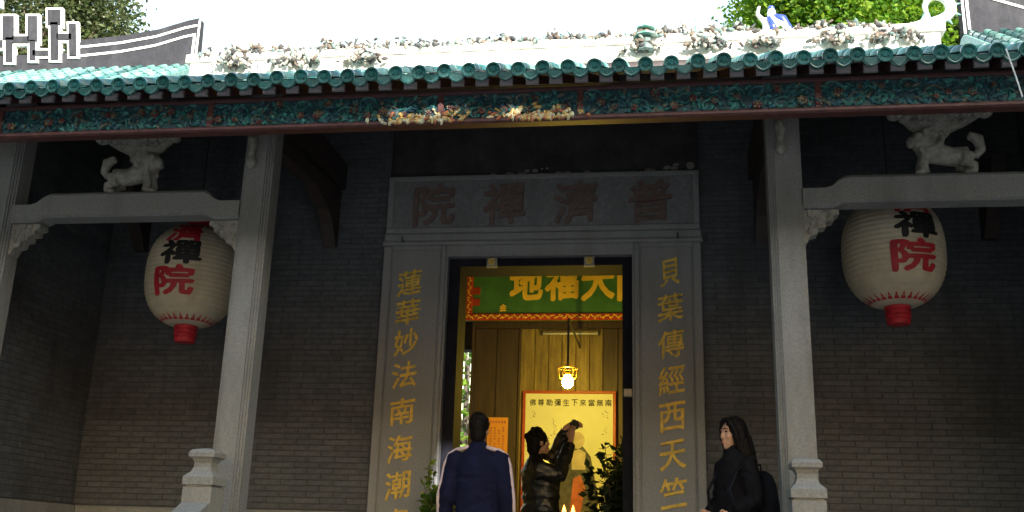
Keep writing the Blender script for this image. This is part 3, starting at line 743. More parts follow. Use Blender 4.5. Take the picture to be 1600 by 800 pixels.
pl = thing('inscribed_plaque', 'green plaque with large gold characters and red gilt border above the screen', 'plaque', (.15, 4.72, 4.28))
PW = 1.4
MB().box(-PW, PW, 0, .04, 0, .95).build('board', green_m, pl)
for a in ((-PW, PW, 0, .085), (-PW, PW, .865, .95)): MB().cbox(a[0], a[1], -.03, .0, a[2], a[3], .01).build('border', plq_red, pl)
for x0, x1 in ((-PW, -PW + .085), (PW - .085, PW)): MB().cbox(x0, x1, -.028, .0, .087, .863, .01).build('border', plq_red, pl)
sc_ = MB(); r = random.Random(5)
for k in range(110):
    x = -PW + .02 + k * (2 * PW - .04) / 110; sc_.ell((x, -.03, .043 + .018 * math.sin(k * 1.7)), (.022, .008, .009), Matrix.Rotation(r.uniform(-1.2, 1.2), 3, 'Y'), 6, 4)
for k in range(26): sc_.ell((-PW + .043 + .015 * math.sin(k * 2), -.03, .1 + k * .03), (.018, .008, .009), Matrix.Rotation(r.uniform(-1.2, 1.2), 3, 'Y'), 6, 4)
tag(sc_.build('gilt_scrollwork', plq_gold, pl), kind='stuff')
for x, z in ((-PW + .13, .37), (-PW + .13, .23)): MB().cbox(x - .045, x + .045, -.012, 0, z - .045, z + .045, .006).build('seal_block', plq_red, pl)
for ch, x in zip('地福大間', (-.664, -.23, .203, .64)): letter(ch, x, -.002, .47, .41, .45, plq_gold, pl, bold=.034, depth=.014, slant=.08)
letter('金', -.94, -.002, .16, .09, .09, plq_gold, pl, bold=.03, depth=.006)

tb = thing('tube_light', 'unlit fluorescent tube on the screen, above the hanging lamp', 'light', (0, 4.93, 4.17))
MB().box(-.34, .36, 0, .035, -.005, .03).build('batten', brass, tb); MB().tube([(-.33, -.02, -.01), (.35, -.02, -.01)], .013, 8).build('tube', porcelain_white, tb, True)
for x in (-.335, .355): MB().box(x - .012, x + .012, -.035, .0, -.03, .02).build('end_holder', iron, tb)

lp = thing('hanging_lamp', 'lit brass hanging lamp glowing yellow in front of the timber screen', 'lamp', (.126, 3.4, 3.334))
MB().tube([(0, 1.55, .66), (0, 0, .66), (0, 0, .12)], .012, 8).build('rod', iron, lp)
cg = MB()
for z, rr_ in ((.13, .1), (.03, .085)):
    cg.tube([(rr_ * math.cos(a), rr_ * math.sin(a), z) for a in np.linspace(0, 2 * math.pi, 21)], .006, 6)
for k in range(6):
    a = k * math.pi / 3; cg.tube([(.03 * math.cos(a), .03 * math.sin(a), .17), (.1 * math.cos(a), .1 * math.sin(a), .13), (.085 * math.cos(a), .085 * math.sin(a), .03)], .004, 5)
cg.build('crown', brass, lp)
MB().lathe([(.02, .1), (.045, .08), (.05, .06), (.03, .055)], n=16).build('holder', brass, lp, True)
MB().lathe([(.028, .055), (.05, .02), (.06, -.015), (.05, -.05), (.02, -.075), (.002, -.08)], n=20).build('bulb', emit_mat('bulb_glow', (1, .68, .08), 210), lp, True)

po = thing('framed_scroll', 'tall yellow scroll painting with black characters in a red frame', 'painting', (.005, 4.95, 1.3))
W_ = .555; Ht = 2.17
MB().box(-W_ + .03, W_ - .03, -.012, 0, .03, Ht - .03).build('sheet', poster_m, po)
for a in ((-W_, W_, 0, .035), (-W_, W_, Ht - .035, Ht)): MB().cbox(a[0], a[1], -.03, 0, a[2], a[3], .006).build('frame', red_frame, po)
for x0, x1 in ((-W_, -W_ + .035), (W_ - .035, W_)): MB().cbox(x0, x1, -.029, 0, .036, Ht - .036, .006).build('frame', red_frame, po)
for k, ch in enumerate('佛尊勒彌生下來當無南'): letter(ch, -.435 + k * .1, -.0125, Ht - .14, .075, .08, ink_m, po, bold=.015, depth=.002, slant=.04)
r = random.Random(9)
mk = MB()
for cx, cz, n, w in ((-.43, Ht - .28, 6, .03), (.43, Ht - .27, 6, .04), (.42, Ht - .47, 4, .025), (-.18, Ht - .36, 12, .03)):
    for k in range(n):
        x = cx + r.uniform(-w, w); z = cz - .09 * k / n * (1 if n < 8 else 2.4) + .03; a = r.uniform(-1.4, 1.4); q_ = r.uniform(.012, .024)
        ux, uz = q_ * math.cos(a), q_ * math.sin(a); vx, vz = -uz * .16, ux * .16
        mk.prism([(x - ux, z - uz), (x + vx, z + vz), (x + ux, z + uz), (x - vx, z - vz)], -.0145, -.0125)
tag(mk.build('brush_marks', ink_m, po), kind='stuff')
fig = node('painted_figure', po, (0, 0, .15))
def flat(name, pts, y, mt): MB().prism(pts, y - .001, y).build(name, mt, fig)
flat('robe', [(-.1, .55), (.3, .55), (.36, .75), (.3, 1.05), (.26, 1.25), (.16, 1.38), (.02, 1.36), (-.06, 1.2), (-.12, .9)], -.0125, ink_grey)
flat('head', [(.1 + .09 * math.cos(a), 1.44 + .1 * math.sin(a)) for a in np.linspace(0, 6.28, 17)[:-1]], -.0138, ink_pale)
flat('chest', [(.04, 1.1), (.2, 1.1), (.2, 1.3), (.12, 1.34), (.04, 1.3)], -.0138, ink_pale)
flat('sash', [(.02, .6), (.14, .58), (.2, .9), (.14, 1.04), (.06, 1.0)], -.0138, ink_red)
flat('ground_wash', [(-.35, .42), (.45, .42), (.4, .58), (-.3, .6)], -.0128, ink_pale)
no = thing('paper_notice', 'orange paper notice on the screen behind the man in navy', 'notice', (-.85, 4.975, 2.62))
MB().box(-.125, .125, -.008, 0, 0, .53).build('sheet', orange_paper, no)
mk = MB()
for k in range(6): mk.box(-.1 + k * .035, -.075 + k * .035, -.0095, -.0085, .46, .49)
for c in range(4):
    for k in range(12):
        if r.random() < .8: mk.box(-.09 + c * .05, -.07 + c * .05, -.0095, -.0085, .05 + k * .031, .072 + k * .031)
tag(mk.build('writing', ink_red, no), kind='stuff')
ib = thing('incense_box', 'small pale box fixed to the right door post', 'box', (.8, 1.825, 2.93))
MB().cbox(-.035, .035, -.07, 0, 0, .065, .006).build('body', paper_m, ib); MB().box(-.02, .02, -.055, -.015, .062, .07).build('slot', iron, ib)
ol = thing('offering_lamp', 'small glowing orange offering lamp below the scroll', 'lamp', (.05, 4.55, FL))
MB().lathe([(.14, 0), (.14, .03), (.03, .06), (.025, .9), (.1, .95), (.1, .97)], n=16).build('stand', brass, ol, True)
MB().lathe([(.03, .97), (.05, 1.0), (.055, 1.05), (.04, 1.1)], n=14).build('glass_cup', red_m, ol, True)
for dx in (-.05, .05): MB().lathe([(.012, 1.08), (.026, 1.12), (.02, 1.17), (.002, 1.23)], (dx, 0, 0), 12).build('flame', emit_mat('flame', (1, .35, .04), 5), ol, True)
MB().box(-.09, .09, -.03, .03, 1.05, 1.085).build('tray', brass, ol)

# ------------------------------------------------------------------ plants in pots
def leaf_quads(P, D, L, W, rngs):
    """P: leaf bases (n,3), D: directions; returns verts, faces of folded leaves"""
    n = len(P); up_ = rngs.normal(size=(n, 3)); D = D / np.linalg.norm(D, axis=1, keepdims=True)
    sd = np.cross(D, up_); sd /= np.linalg.norm(sd, axis=1, keepdims=True) + 1e-9; nn = np.cross(sd, D)
    L = L[:, None]; W = W[:, None]
    v = np.stack([P, P + D * L * .5 + sd * W + nn * W * .3, P + D * L, P + D * L * .5 - sd * W + nn * W * .3], 1).reshape(-1, 3)
    f = np.arange(n)[:, None] * 4; fc = np.concatenate([f + np.array([0, 1, 2]), f + np.array([0, 2, 3])], 1).reshape(-1, 3)
    return v, fc
def np_obj(name, v, f, mat, parent=None):
    me = bpy.data.meshes.new(name); me.from_pydata(v.tolist(), [], f.tolist()); me.update(); me.materials.append(mat)
    return link(name, me, parent)
def pot_plant(label, loc, hgt, spread, nst, nl, mat, L, seed):
    t = thing('potted_plant', label, 'plant', loc)
    MB().lathe([(.1, 0), (.14, .24), (.16, .25), (.16, .29), (.135, .29), (.13, .26), (.01, .26)], n=20).build('pot', terracotta, t, True)
    r = np.random.default_rng(seed); sb = MB(); P = []; D = []
    for k in range(nst):
        a = r.uniform(0, 6.28); q = spread * r.uniform(.3, 1); hh = hgt * r.uniform(.6, 1)
        pts = [np.array((0, 0, .25)), np.array((q * .35 * math.cos(a), q * .35 * math.sin(a), .25 + (hh - .25) * .55)), np.array((q * math.cos(a), q * math.sin(a), hh))]
        sb.tube([tuple(p) for p in pts], [.012, .008, .003], 5)
        for j in range(nl):
            u = r.uniform(.25, 1); p = pts[0] * (1 - u) ** 2 + pts[1] * 2 * u * (1 - u) + pts[2] * u * u
            P.append(p); d = r.normal(size=3); d[2] = d[2] * .6 + .1; D.append(d)
    sb.build('stems', bark, t, True); n = len(P)
    v, f = leaf_quads(np.array(P), np.array(D), r.uniform(.7, 1.2, n) * L, r.uniform(.25, .35, n) * L, r)
    tag(np_obj('foliage', v, f, mat, t), kind='stuff')
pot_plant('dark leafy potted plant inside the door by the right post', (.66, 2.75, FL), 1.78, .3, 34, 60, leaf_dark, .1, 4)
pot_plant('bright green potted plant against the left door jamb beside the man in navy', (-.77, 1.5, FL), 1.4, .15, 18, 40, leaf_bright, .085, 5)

# ------------------------------------------------------------------ people
def hand(b, w, d, side, spread=.0, curl=.35):
    """palm and five fingers; w wrist, d direction, side: thumb side direction"""
    w = Vector(w); d = Vector(d).normalized(); s_ = Vector(side); s_ = (s_ - d * s_.dot(d)).normalized(); n_ = d.cross(s_)
    b.tube([w, w + d * .045, w + d * .09], [(.02, .026), (.017, .04), (.014, .04)], 8, ref=n_)
    for k, L in enumerate((.07, .08, .075, .058)):
        o = w + d * .085 + s_ * (.03 - .02 * k)
        b.tube([o, o + d * L * .5 + n_ * curl * .02, o + d * L * .85 + n_ * curl * .06], [.0095, .009, .0075], 6)
    o = w + d * .025 + s_ * .032
    b.tube([o, o + d * .03 + s_ * .025, o + d * .06 + s_ * .028], [.012, .0105, .008], 6)
def head(b, c, f, tall=.115):
    """skull with face features; c centre, f facing (unit, may tilt)"""
    f = Vector(f).normalized(); z = Vector((0, 0, 1)); r_ = f.cross(z).normalized(); u = r_.cross(f)
    M3 = Matrix((r_, f, u)).transposed(); c = Vector(c); at = lambda x, y, zz: c + M3 @ Vector((x, y, zz))
    b.ell(at(0, -.008, .022), (.074, .092, .093), M3, 16, 12)
    b.ell(at(0, .03, -.035), (.056, .058, .078), M3, 14, 10)
    b.ell(at(0, .065, -.09), (.024, .022, .02), M3)
    b.tube([at(0, .082, .022), at(0, .102, -.018), at(0, .09, -.03)], [.009, .014, .012], 8)
    b.ell(at(0, .08, -.055), (.025, .014, .008), M3); b.ell(at(0, .08, -.067), (.021, .014, .008), M3)
    for s_ in (-1, 1):
        b.ell(at(s_ * .076, -.005, -.005), (.01, .022, .033), M3); b.ell(at(s_ * .038, .06, -.02), (.026, .024, .022), M3); b.ell(at(s_ * .03, .078, .03), (.022, .01, .008), M3)
    return at, M3
def eyes(t, at, M3):
    for s_ in (-1, 1):
        MB().ell(at(s_ * .031, .078, .013), (.013, .009, .006), M3, 10, 6).build('eye', ink_m, t, True)
        MB().tube([at(s_ * .014, .088, .032), at(s_ * .032, .086, .037), at(s_ * .05, .074, .031)], .0035, 6).build('eyebrow', hair_m, t, True)
    MB().ell(at(0, .0925, -.06), (.02, .006, .007), M3, 10, 6).build('lips', ink_red, t, True)
def legs(t, hipL, hipR, footL, footR, mat, fwd):
    fwd = Vector(fwd)
    b = MB(); mid = (Vector(hipL) + Vector(hipR)) / 2
    b.ell(mid + Vector((0, 0, .03)), (.165, .13, .13))
    sh = MB()
    for hp, ft in ((hipL, footL), (hipR, footR)):
        hp, ft = Vector(hp), Vector(ft); kn = (hp + ft) / 2 + fwd * .03 + Vector((0, 0, .03))
        b.tube([hp + Vector((0, 0, .04)), hp.lerp(kn, .5), kn, kn.lerp(ft, .45), ft + Vector((0, 0, .06))], [.095, .085, .066, .064, .058], 12)
        sh.tube([ft - fwd * .09 + Vector((0, 0, .045)), ft + Vector((0, 0, .05)), ft + fwd * .1 + Vector((0, 0, .035)), ft + fwd * .17 + Vector((0, 0, .03))], [.035, .048, .04, .025], 10)
        sh.box(ft.x - .045, ft.x + .045, ft.y - .07, ft.y + .07, 0, .03)
    b.remesh('trousers', mat, t, .016, 4, .008, (9, 9, 12), 2); sh.remesh('shoes', shoe_m, t, .014, 3)

# man in the navy track jacket, seen from behind
t = thing('person', 'man in a navy jacket with pale sleeve stripes and jeans, seen from behind', 'person', (-.285, .6, FL)); t.scale = (.88, .95, 1)
b = MB(); at, M3 = head(b, (.0, .01, 1.585), (.05, 1, .02))
b.tube([(0, -.005, 1.38), (0, 0, 1.5)], [.062, .056], 12)
b.loft([(0, 0, .86, .15, .1, 0), (0, 0, 1.1, .14, .1, 0), (0, 0, 1.3, .17, .105, 0), (0, 0, 1.42, .1, .07, 0)])
AL = [(-.19, 0, 1.365), (-.255, -.02, 1.1), (-.275, .05, .885)]; AR = [(.19, 0, 1.365), (.25, -.02, 1.1), (.265, .05, .885)]
for A, s_ in ((AL, -1), (AR, 1)):
    b.tube(A, [.05, .042, .028], 10); hand(b, A[2], (s_ * .02, .12, -1), (-s_ * .3, 1, 0))
b.tube([(-.08, 0, .9), (-.09, .02, .1)], [.07, .04], 8); b.tube([(.08, 0, .9), (.09, .02, .1)], [.07, .04], 8)
b.remesh('body', skin_m, t, .011, 3); eyes(t, at, M3)
b = MB(); b.loft([(0, 0, .8, .18, .125, 0), (0, 0, .86, .185, .13, 0), (0, 0, 1.0, .178, .125, 0), (0, 0, 1.18, .19, .13, 0), (0, -.005, 1.3, .205, .13, 0), (0, -.005, 1.38, .19, .11, 0), (0, 0, 1.43, .12, .09, 0), (0, 0, 1.455, .078, .075, 0), (0, 0, 1.5, .07, .068, 0)], 24)
for A in (AL, AR): b.tube([(A[0][0] * .8, 0, 1.37), A[0], tuple((Vector(A[0]) + Vector(A[1])) / 2), A[1], tuple((Vector(A[1]) + Vector(A[2])) / 2), A[2]], [.08, .083, .075, .068, .06, .05], 14)
b.remesh('jacket', navy, t, .012, 5, .008, (7, 7, 11), 3)
for A, s_ in ((AL, -1), (AR, 1)):
    pts = [(s_ * .075, -.055, 1.452), (s_ * .12, -.045, 1.438), (s_ * .185, -.03, 1.428), (s_ * .245, -.025, 1.395), (s_ * .278, -.025, 1.33), (s_ * .3, -.035, 1.2), (abs(A[1][0]) * s_ + s_ * .066, -.04, 1.1), (abs(A[1][0]) * s_ + s_ * .068, -.01, 1.0), (abs(A[2][0]) * s_ + s_ * .05, .03, .9)]
    b = MB(); b.tube([(x * 1.015, y, z + (.006 if i < 4 else 0)) for i, (x, y, z) in enumerate(pts)], .015, 8, 1.0); b.build('sleeve_stripe', white_stripe, t, True)
b = MB(); b.ell(at(0, -.015, .04), (.083, .1, .092), M3, 16, 12); b.ell(at(0, -.05, -.03), (.07, .055, .075), M3)
for k in range(40):
    a, e = random.uniform(0, 6.28), random.uniform(.1, 1.3); b.ell(at(.08 * math.cos(a) * math.cos(e), -.02 + .095 * math.sin(a) * math.cos(e), .04 + .09 * math.sin(e)), (.014, .014, .014), n=6, m=4)
b.remesh('hair', hair_m, t, .009, 2, .006, (60, 60, 40), 1)
legs(t, (-.09, 0, .84), (.09, 0, .84), (-.1, .0, 0), (.1, .06, 0), denim, (0, 1, 0))

# photographer in the doorway, arms raised with a camera
t = thing('person', 'man in a black padded jacket raising a camera inside the doorway', 'person', (.0, 2.42, FL))
Fd = Vector((.87, .46, .12)).normalized()
b = MB(); at, M3 = head(b, (-.045, .0, 1.69), Fd)
b.tube([(-.05, 0, 1.48), (-.05, 0, 1.6)], [.065, .056], 10)
b.loft([(0, 0, .95, .12, .15, .5), (-.02, 0, 1.2, .12, .16, .5), (-.04, 0, 1.4, .12, .17, .5), (-.04, 0, 1.5, .07, .09, .5)])
CAMP = Vector((.27, .08, 1.865))
AN = [(.0, -.19, 1.43), (.16, -.16, 1.38), (.255, .0, 1.72)]; AF = [(-.06, .18, 1.47), (.1, .24, 1.62), (.2, .12, 1.86)]
for A in (AN, AF): b.tube(A, [.05, .045, .03], 10)
hand(b, AN[2], (.06, .1, 1), (-.6, .3, .2), curl=-.6); hand(b, AF[2], (1, -.15, .18), (.1, -.3, -1), curl=.6)
b.tube([(-.0, -.09, .98), (0, -.1, .1)], [.075, .045], 8); b.tube([(.0, .09, .98), (.02, .1, .1)], [.075, .045], 8)
b.remesh('body', skin_m, t, .011, 3); eyes(t, at, M3)
b = MB(); b.loft([(.0, 0, .93, .155, .185, .5), (0, 0, 1.0, .16, .19, .5), (-.01, 0, 1.15, .15, .185, .5), (-.02, 0, 1.3, .165, .205, .5), (-.035, 0, 1.43, .155, .2, .5), (-.045, 0, 1.52, .1, .13, .5), (-.045, 0, 1.58, .078, .085, .5)], 24)
for z in (1.08, 1.2, 1.32, 1.42):
    b.loft([(-.02, 0, z - .03, .155, .19, .5), (-.02, 0, z, .168, .207, .5), (-.02, 0, z + .03, .155, .19, .5)], 24)
for A in (AN, AF):
    w = Vector(A[1]).lerp(Vector(A[2]), .88)
    b.tube([(A[0][0] - .02, A[0][1] * .7, A[0][2]), A[0], tuple((Vector(A[0]) + Vector(A[1])) / 2), A[1], tuple((Vector(A[1]) + Vector(A[2])) / 2), tuple(w)], [.09, .088, .08, .072, .06, .05], 14)
b.remesh('jacket', blackleather, t, .012, 4, .01, (9, 9, 14), 5)
b = MB(); b.ell(at(0, -.02, .035), (.087, .1, .097), M3, 16, 12); b.ell(at(0, -.06, -.04), (.078, .055, .085), M3)
for k in range(60):
    a, e = random.uniform(0, 6.28), random.uniform(-.1, 1.4); b.ell(at(.085 * math.cos(a) * math.cos(e), -.03 + .09 * math.sin(a) * math.cos(e), .04 + .095 * math.sin(e)), (.018, .018, .018), n=6, m=4)
b.remesh('hair', hair_m, t, .009, 2, .007, (50, 50, 30), 1)
legs(t, (0, -.09, .92), (0, .09, .92), (0, -.1, 0), (.05, .1, 0), denim_dark, (.87, .46, 0))
cm = thing('camera', 'black compact camera held up by the man in the doorway', 'camera', tuple(Vector((0, 2.42, FL)) + CAMP), rz=R(-62))
MB().cbox(-.06, .06, -.022, .022, -.038, .038, .008).build('body', iron, cm)
MB().lathe([(.03, 0), (.03, .02), (.026, .022), (.026, .045), (.02, .046)], n=20).build('lens', black_m, cm, True).rotation_euler = (R(-90), 0, 0)
MB().box(-.02, .02, -.012, .014, .038, .052).build('flash', black_m, cm)

# woman with a backpack
t = thing('person', 'woman with long black hair and black coat looking left by the right column', 'person', (1.595, .3, FL)); t.scale = (.9, .9, 1)
Fd = Vector((-.86, -.5, -.02)).normalized()
b = MB(); at, M3 = head(b, (-.02, -.01, 1.545), Fd)
b.tube([(.0, 0, 1.36), (-.005, 0, 1.46)], [.052, .048], 10); an = math.atan2(-.5, -.86) + math.pi / 2
b.loft([(0, 0, .95, .13, .1, an), (0, 0, 1.2, .13, .1, an), (0, 0, 1.33, .13, .09, an), (0, 0, 1.4, .06, .06, an)])
sd = Vector((.5, -.86, 0)); fd = Vector((-.86, -.5, 0))
def P_(f, s_, z): return tuple(fd * f + sd * s_ + Vector((0, 0, z)))
AN = [P_(.0, .17, 1.32), P_(-.01, .22, 1.09), P_(.15, .13, .99)]; AF = [P_(0, -.17, 1.32), P_(.0, -.22, 1.09), P_(.16, -.12, 1.0)]
for A in (AN, AF): b.tube(A, [.045, .038, .026], 10); hand(b, A[2], (fd.x - .2 * sd.x * 0, fd.y, -.5), (0, 0, 1))
b.tube([P_(0, .08, .95), P_(0, .09, .1)], [.07, .04], 8); b.tube([P_(0, -.08, .95), P_(0, -.09, .1)], [.07, .04], 8)
b.remesh('body', skin_m, t, .011, 3); eyes(t, at, M3)
b = MB(); b.loft([(0, 0, .92, .17, .15, an), (0, 0, 1.0, .172, .15, an), (0, 0, 1.12, .162, .14, an), (0, 0, 1.26, .175, .14, an), (0, 0, 1.34, .155, .12, an), (0, 0, 1.39, .1, .095, an), (0, 0, 1.44, .075, .078, an), (0, 0, 1.465, .07, .072, an)], 24)
for A in (AN, AF): b.tube([P_(0, .1 if A is AN else -.1, 1.32), A[0], tuple((Vector(A[0]) + Vector(A[1])) / 2), A[1], tuple((Vector(A[1]) + Vector(A[2])) / 2), A[2]], [.075, .075, .067, .062, .056, .05], 14)
b.remesh('coat', blackcoat, t, .012, 4, .012, (9, 9, 10), 8)
b = MB(); b.ell(at(0, -.022, .035), (.087, .098, .09), M3, 16, 12); b.ell(at(0, -.075, -.04), (.088, .06, .12), M3)
b.tube([at(0, -.06, .0), at(0, -.1, -.12), at(0, -.12, -.22), at(0, -.11, -.3)], [(.055, .085), (.055, .095), (.05, .09), (.02, .06)], 12, ref=Fd)
for s_ in (-1, 1):
    b.tube([at(s_ * .01, .06, .105), at(s_ * .055, .058, .075), at(s_ * .08, .035, .02), at(s_ * .085, .01, -.06), at(s_ * .085, -.03, -.15), at(s_ * .07, -.06, -.25)], [.014, .02, .024, .028, .034, .02], 8)
    b.tube([at(s_ * .07, -.02, .05), at(s_ * .088, -.03, -.03), at(s_ * .092, -.06, -.14), at(s_ * .085, -.09, -.24)], [.025, .032, .036, .02], 8)
for k in range(26):
    a = random.uniform(-1, 1); b.tube([at(a * .09, -.1, -.02), at(a * .1, -.13, -.14), at(a * .1 + random.uniform(-.02, .02), -.13, -.27 - random.uniform(0, .08))], [.012, .012, .004], 6)
b.remesh('hair', hair_m, t, .008, 2, .006, (60, 60, 8), 1)
legs(t, P_(0, .08, .92), P_(0, -.08, .92), P_(.05, .1, 0), P_(-.05, -.08, 0), denim, fd)
bp_ = thing('backpack', 'black backpack hanging behind the woman in the black coat', 'backpack', tuple(Vector((1.6, .3, FL)) + Vector(P_(-.18, .03, 1.1))))
bk = lambda f, s_, z: tuple(fd * f + sd * s_ + Vector((0, 0, z)))
b = MB()
for z, w, dd in ((-.2, .1, .06), (-.17, .135, .085), (0, .14, .09), (.1, .125, .08), (.17, .09, .055), (.2, .04, .03)): b.v and None
b.loft([(*bk(0, 0, z)[:2], z, w, dd, an) for z, w, dd in ((-.21, .1, .06), (-.18, .14, .09), (-.02, .145, .1), (.1, .13, .085), (.17, .095, .06), (.2, .04, .03))], 20)
b.remesh('bag', bag_m, bp_, .014, 3)
b = MB(); b.loft([(*bk(-.07, 0, z)[:2], z, w, dd, an) for z, w, dd in ((-.19, .08, .03), (-.16, .11, .055), (-.05, .11, .055), (-.01, .09, .03))], 16); b.remesh('pocket', bag_m, bp_, .012, 3)
for s_ in (-1, 1): MB().tube([bk(.06, s_ * .08, .14), bk(.17, s_ * .1, .23), bk(.28, s_ * .12, .19), bk(.36, s_ * .125, .05), bk(.33, s_ * .15, -.08), bk(.15, s_ * .15, -.14)], [(.006, .022)] * 6, 8).build('strap', bag_m, bp_, True)
MB().tube([bk(.02, -.03, .19), bk(.02, -.02, .24), bk(.02, .02, .24), bk(.02, .03, .19)], .008, 6).build('grab_handle', bag_m, bp_, True)

# ------------------------------------------------------------------ side halls
def side_hall(sgn, label):
    t = thing('side_hall', label, 'building', (-5.0 if sgn < 0 else 4.72, 4.5, 0), 'side halls flanking the temple')
    X = lambda u: sgn * u
    RB = 7.8; tn = math.tan(R(35))
    w = MB().box(min(X(.05), X(6)), max(X(.05), X(6)), -2, 2.2, 0, RB - 2 * tn - .1); w.build('wall', plaster, t)
    MB().prism([(-2.4, RB - 2.4 * tn - .06), (0, RB - .06), (2.4, RB - 2.4 * tn - .06), (2.4, RB - 2.4 * tn - .14), (0, RB - .2), (-2.4, RB - 2.4 * tn - .14)], min(X(0), X(6.2)), max(X(0), X(6.2)), 'x').build('roof_deck', tile_pale, t)
    MB().prism([(-2, RB - 2 * tn - .15), (0, RB - .15), (2.2, RB - 2.2 * tn - .15)], X(.1), X(.3), 'x').build('gable', charcoal, t)
    sp = .175
    # one row of barrel tiles down the slope
    row = MB(); c, s_ = math.cos(R(35)), math.sin(R(35)); k = 0
    while k * .24 < 2.9:
        vs = []; fs = []
        for tt, r in ((k * .24, .046), (k * .24 + .25, .054)):
            for a in range(7):
                an_ = math.pi * a / 6; vs.append((r * math.cos(an_), -tt * c - r * math.sin(an_) * s_, RB - .055 - tt * s_ + r * math.sin(an_) * c))
        fs = [(a, a + 1, 8 + a, 7 + a) for a in range(6)]; row.add(vs, fs); k += 1
    rm = row.mesh('tile_row', tile_pale, True); rm2 = rm.copy(); rm2.materials[0] = tile_m
    for i in range(34):
        o = link('tile_row', rm if random.random() < .7 else rm2, t, (X(.09 + i * sp), 0, random.uniform(-.006, .006)))
    # boat-shaped ridge, its end swept up
    ends = [(0.03, 8.42), (.2, 8.39), (.6, 8.28), (1.1, 8.21), (1.72, 8.17)] + ([(6.0, 8.17)] if sgn > 0 else [(1.76, 7.98), (6.0, 7.98)])
    if sgn > 0: ends = [(0.0, 8.55), (.26, 8.3), (.75, 8.1), (1.3, 8.0), (2.0, 7.97), (6.0, 7.97)]
    top = ends; bot = [(6.0, RB - .1), (0.0, RB - .1)]
    MB().prism([(X(u), z) for u, z in top + bot], -.07, .07).build('ridge', charcoal, t)
    def line(pts, hh):
        for (u0, z0), (u1, z1) in zip(pts[:-1], pts[1:]):
            yield [(X(u0), z0), (X(u1), z1), (X(u1), z1 - hh), (X(u0), z0 - hh)]
    b = MB()
    for d, st_ in ((.1, .02), (.235, .02))[:2 if sgn < 0 else 1]:
        for q in line([(u + st_, z - d * (1 if d < .2 else 1)) for u, z in ends[:5]], .032): b.prism(q, -.082, -.0702)
    b.prism([(X(.05), 8.18), (X(.08), 8.18), (X(.08), RB - .05), (X(.05), RB - .05)], -.083, -.0702)
    b.build('limewash_line', white_line, t)
    b = MB(); b.prism([(X(.005), ends[0][1] - .02), (X(.03), ends[0][1] - .02), (X(.025), RB - .1), (X(.0), RB - .1)], -.08, -.0702); b.build('end_band', white_line, t)
    # fretwork ornament
    if sgn < 0:
        A = lambda px, py: (-8.121 + px * .00955 + py * .0018 + 5.0, 8.906 - py * .0099 - px * .00048)
        rects = [(-16, 8, 6, 14), (-16, 70, 12, 82), (12, 32, 30, 70), (17, 66, 28, 104), (28, 64, 54, 75), (52, 32, 67, 72), (55, 70, 64, 101), (60, 86, 84, 94), (84, 22, 104, 46), (88, 42, 100, 100), (98, 60, 121, 69), (117, 44, 128, 94)]
        fr = node('fretwork', t)
        for x0, y0, x1, y1 in rects:
            p = [A(x0, y1), A(x1, y1), A(x1, y0), A(x0, y0)]
            MB().prism(p, -.11, -.03).build('fret_bar', charcoal, fr)
        b = MB(); e = 3.6
        for i, (x0, y0, x1, y1) in enumerate(rects):
            b.prism([A(x0 - e, y1 + e), A(x1 + e, y1 + e), A(x1 + e, y0 - e), A(x0 - e, y0 - e)], -.1 + i * .0007, -.04 - i * .0007)
        b.build('fret_outline', white_line, fr)
    return t
side_hall(-1, 'side hall with charcoal ridge, white lines and fretwork above the left eave')
side_hall(1, 'side hall with charcoal ridge end and green tiles above the right eave')

# ------------------------------------------------------------------ trees
def tree(name, label, base, hgt, centre, rad, nleaf, L, mat, seed, clumps=60, keep=None, cs=.16, group=None):
    t = thing(name, label, 'tree', base, group)
    r = np.random.default_rng(seed); B = np.array(base); C = np.array(centre) - B; Rd = np.array(rad)
    tb_ = MB(); tb_.tube([(0, 0, -.1), (C[0] * .3, C[1] * .3, hgt * .4), (C[0] * .8, C[1] * .8, C[2])], [hgt * .035, hgt * .026, hgt * .012], 10)
    cc = r.normal(size=(clumps, 3)); cc /= np.linalg.norm(cc, axis=1, keepdims=True); cc *= r.uniform(.25, 1, (clumps, 1)) ** .5
    cc = C + cc * Rd
    for k in range(min(14, clumps)):
        s0 = np.array((C[0] * .5, C[1] * .5, hgt * .45 + r.uniform(0, .25) * hgt)); e = cc[k]
        tb_.tube([tuple(s0), tuple((s0 + e) / 2 + np.array((0, 0, .05 * hgt))), tuple(e)], [hgt * .012, hgt * .007, .015], 6)
    tb_.build('trunk', bark, t, True)
    idx = r.integers(0, clumps, nleaf); P = cc[idx] + r.normal(size=(nleaf, 3)) * Rd * cs
    D = r.normal(size=(nleaf, 3)); D[:, 2] = D[:, 2] * .7 - .1
    if keep is not None: m = keep(P + B + D / np.linalg.norm(D, axis=1, keepdims=True) * L * .5, r); P, D = P[m], D[m]
    n = len(P); v, f = leaf_quads(P, D, r.uniform(.7, 1.3, n) * L, r.uniform(.28, .4, n) * L, r)
    tag(np_obj('crown', v, f, mat, t), kind='stuff'); return t
tree('broadleaf_tree', 'sunlit bright green tree rising behind the right half of the ridge', (4.6, 12.5, 0), 13, (4.75, 12.2, 12.6), (2.0, 2, 2.9), 60000, .12, leaf_tree, 1, 110)
tree('broadleaf_tree', 'darker green tree behind the dragon fish at the right end of the ridge', (7.6, 14.5, 0), 15, (7.6, 14.5, 14.2), (1.9, 2, 3), 26000, .13, leaf_deep, 2, 80)
tree('broadleaf_tree', 'hazy olive green tree behind the fretwork at the top left', (-13.8, 13, 0), 14, (-13.6, 13, 13.4), (2.1, 2, 2.6), 24000, .13, leaf_olive, 3, 70)
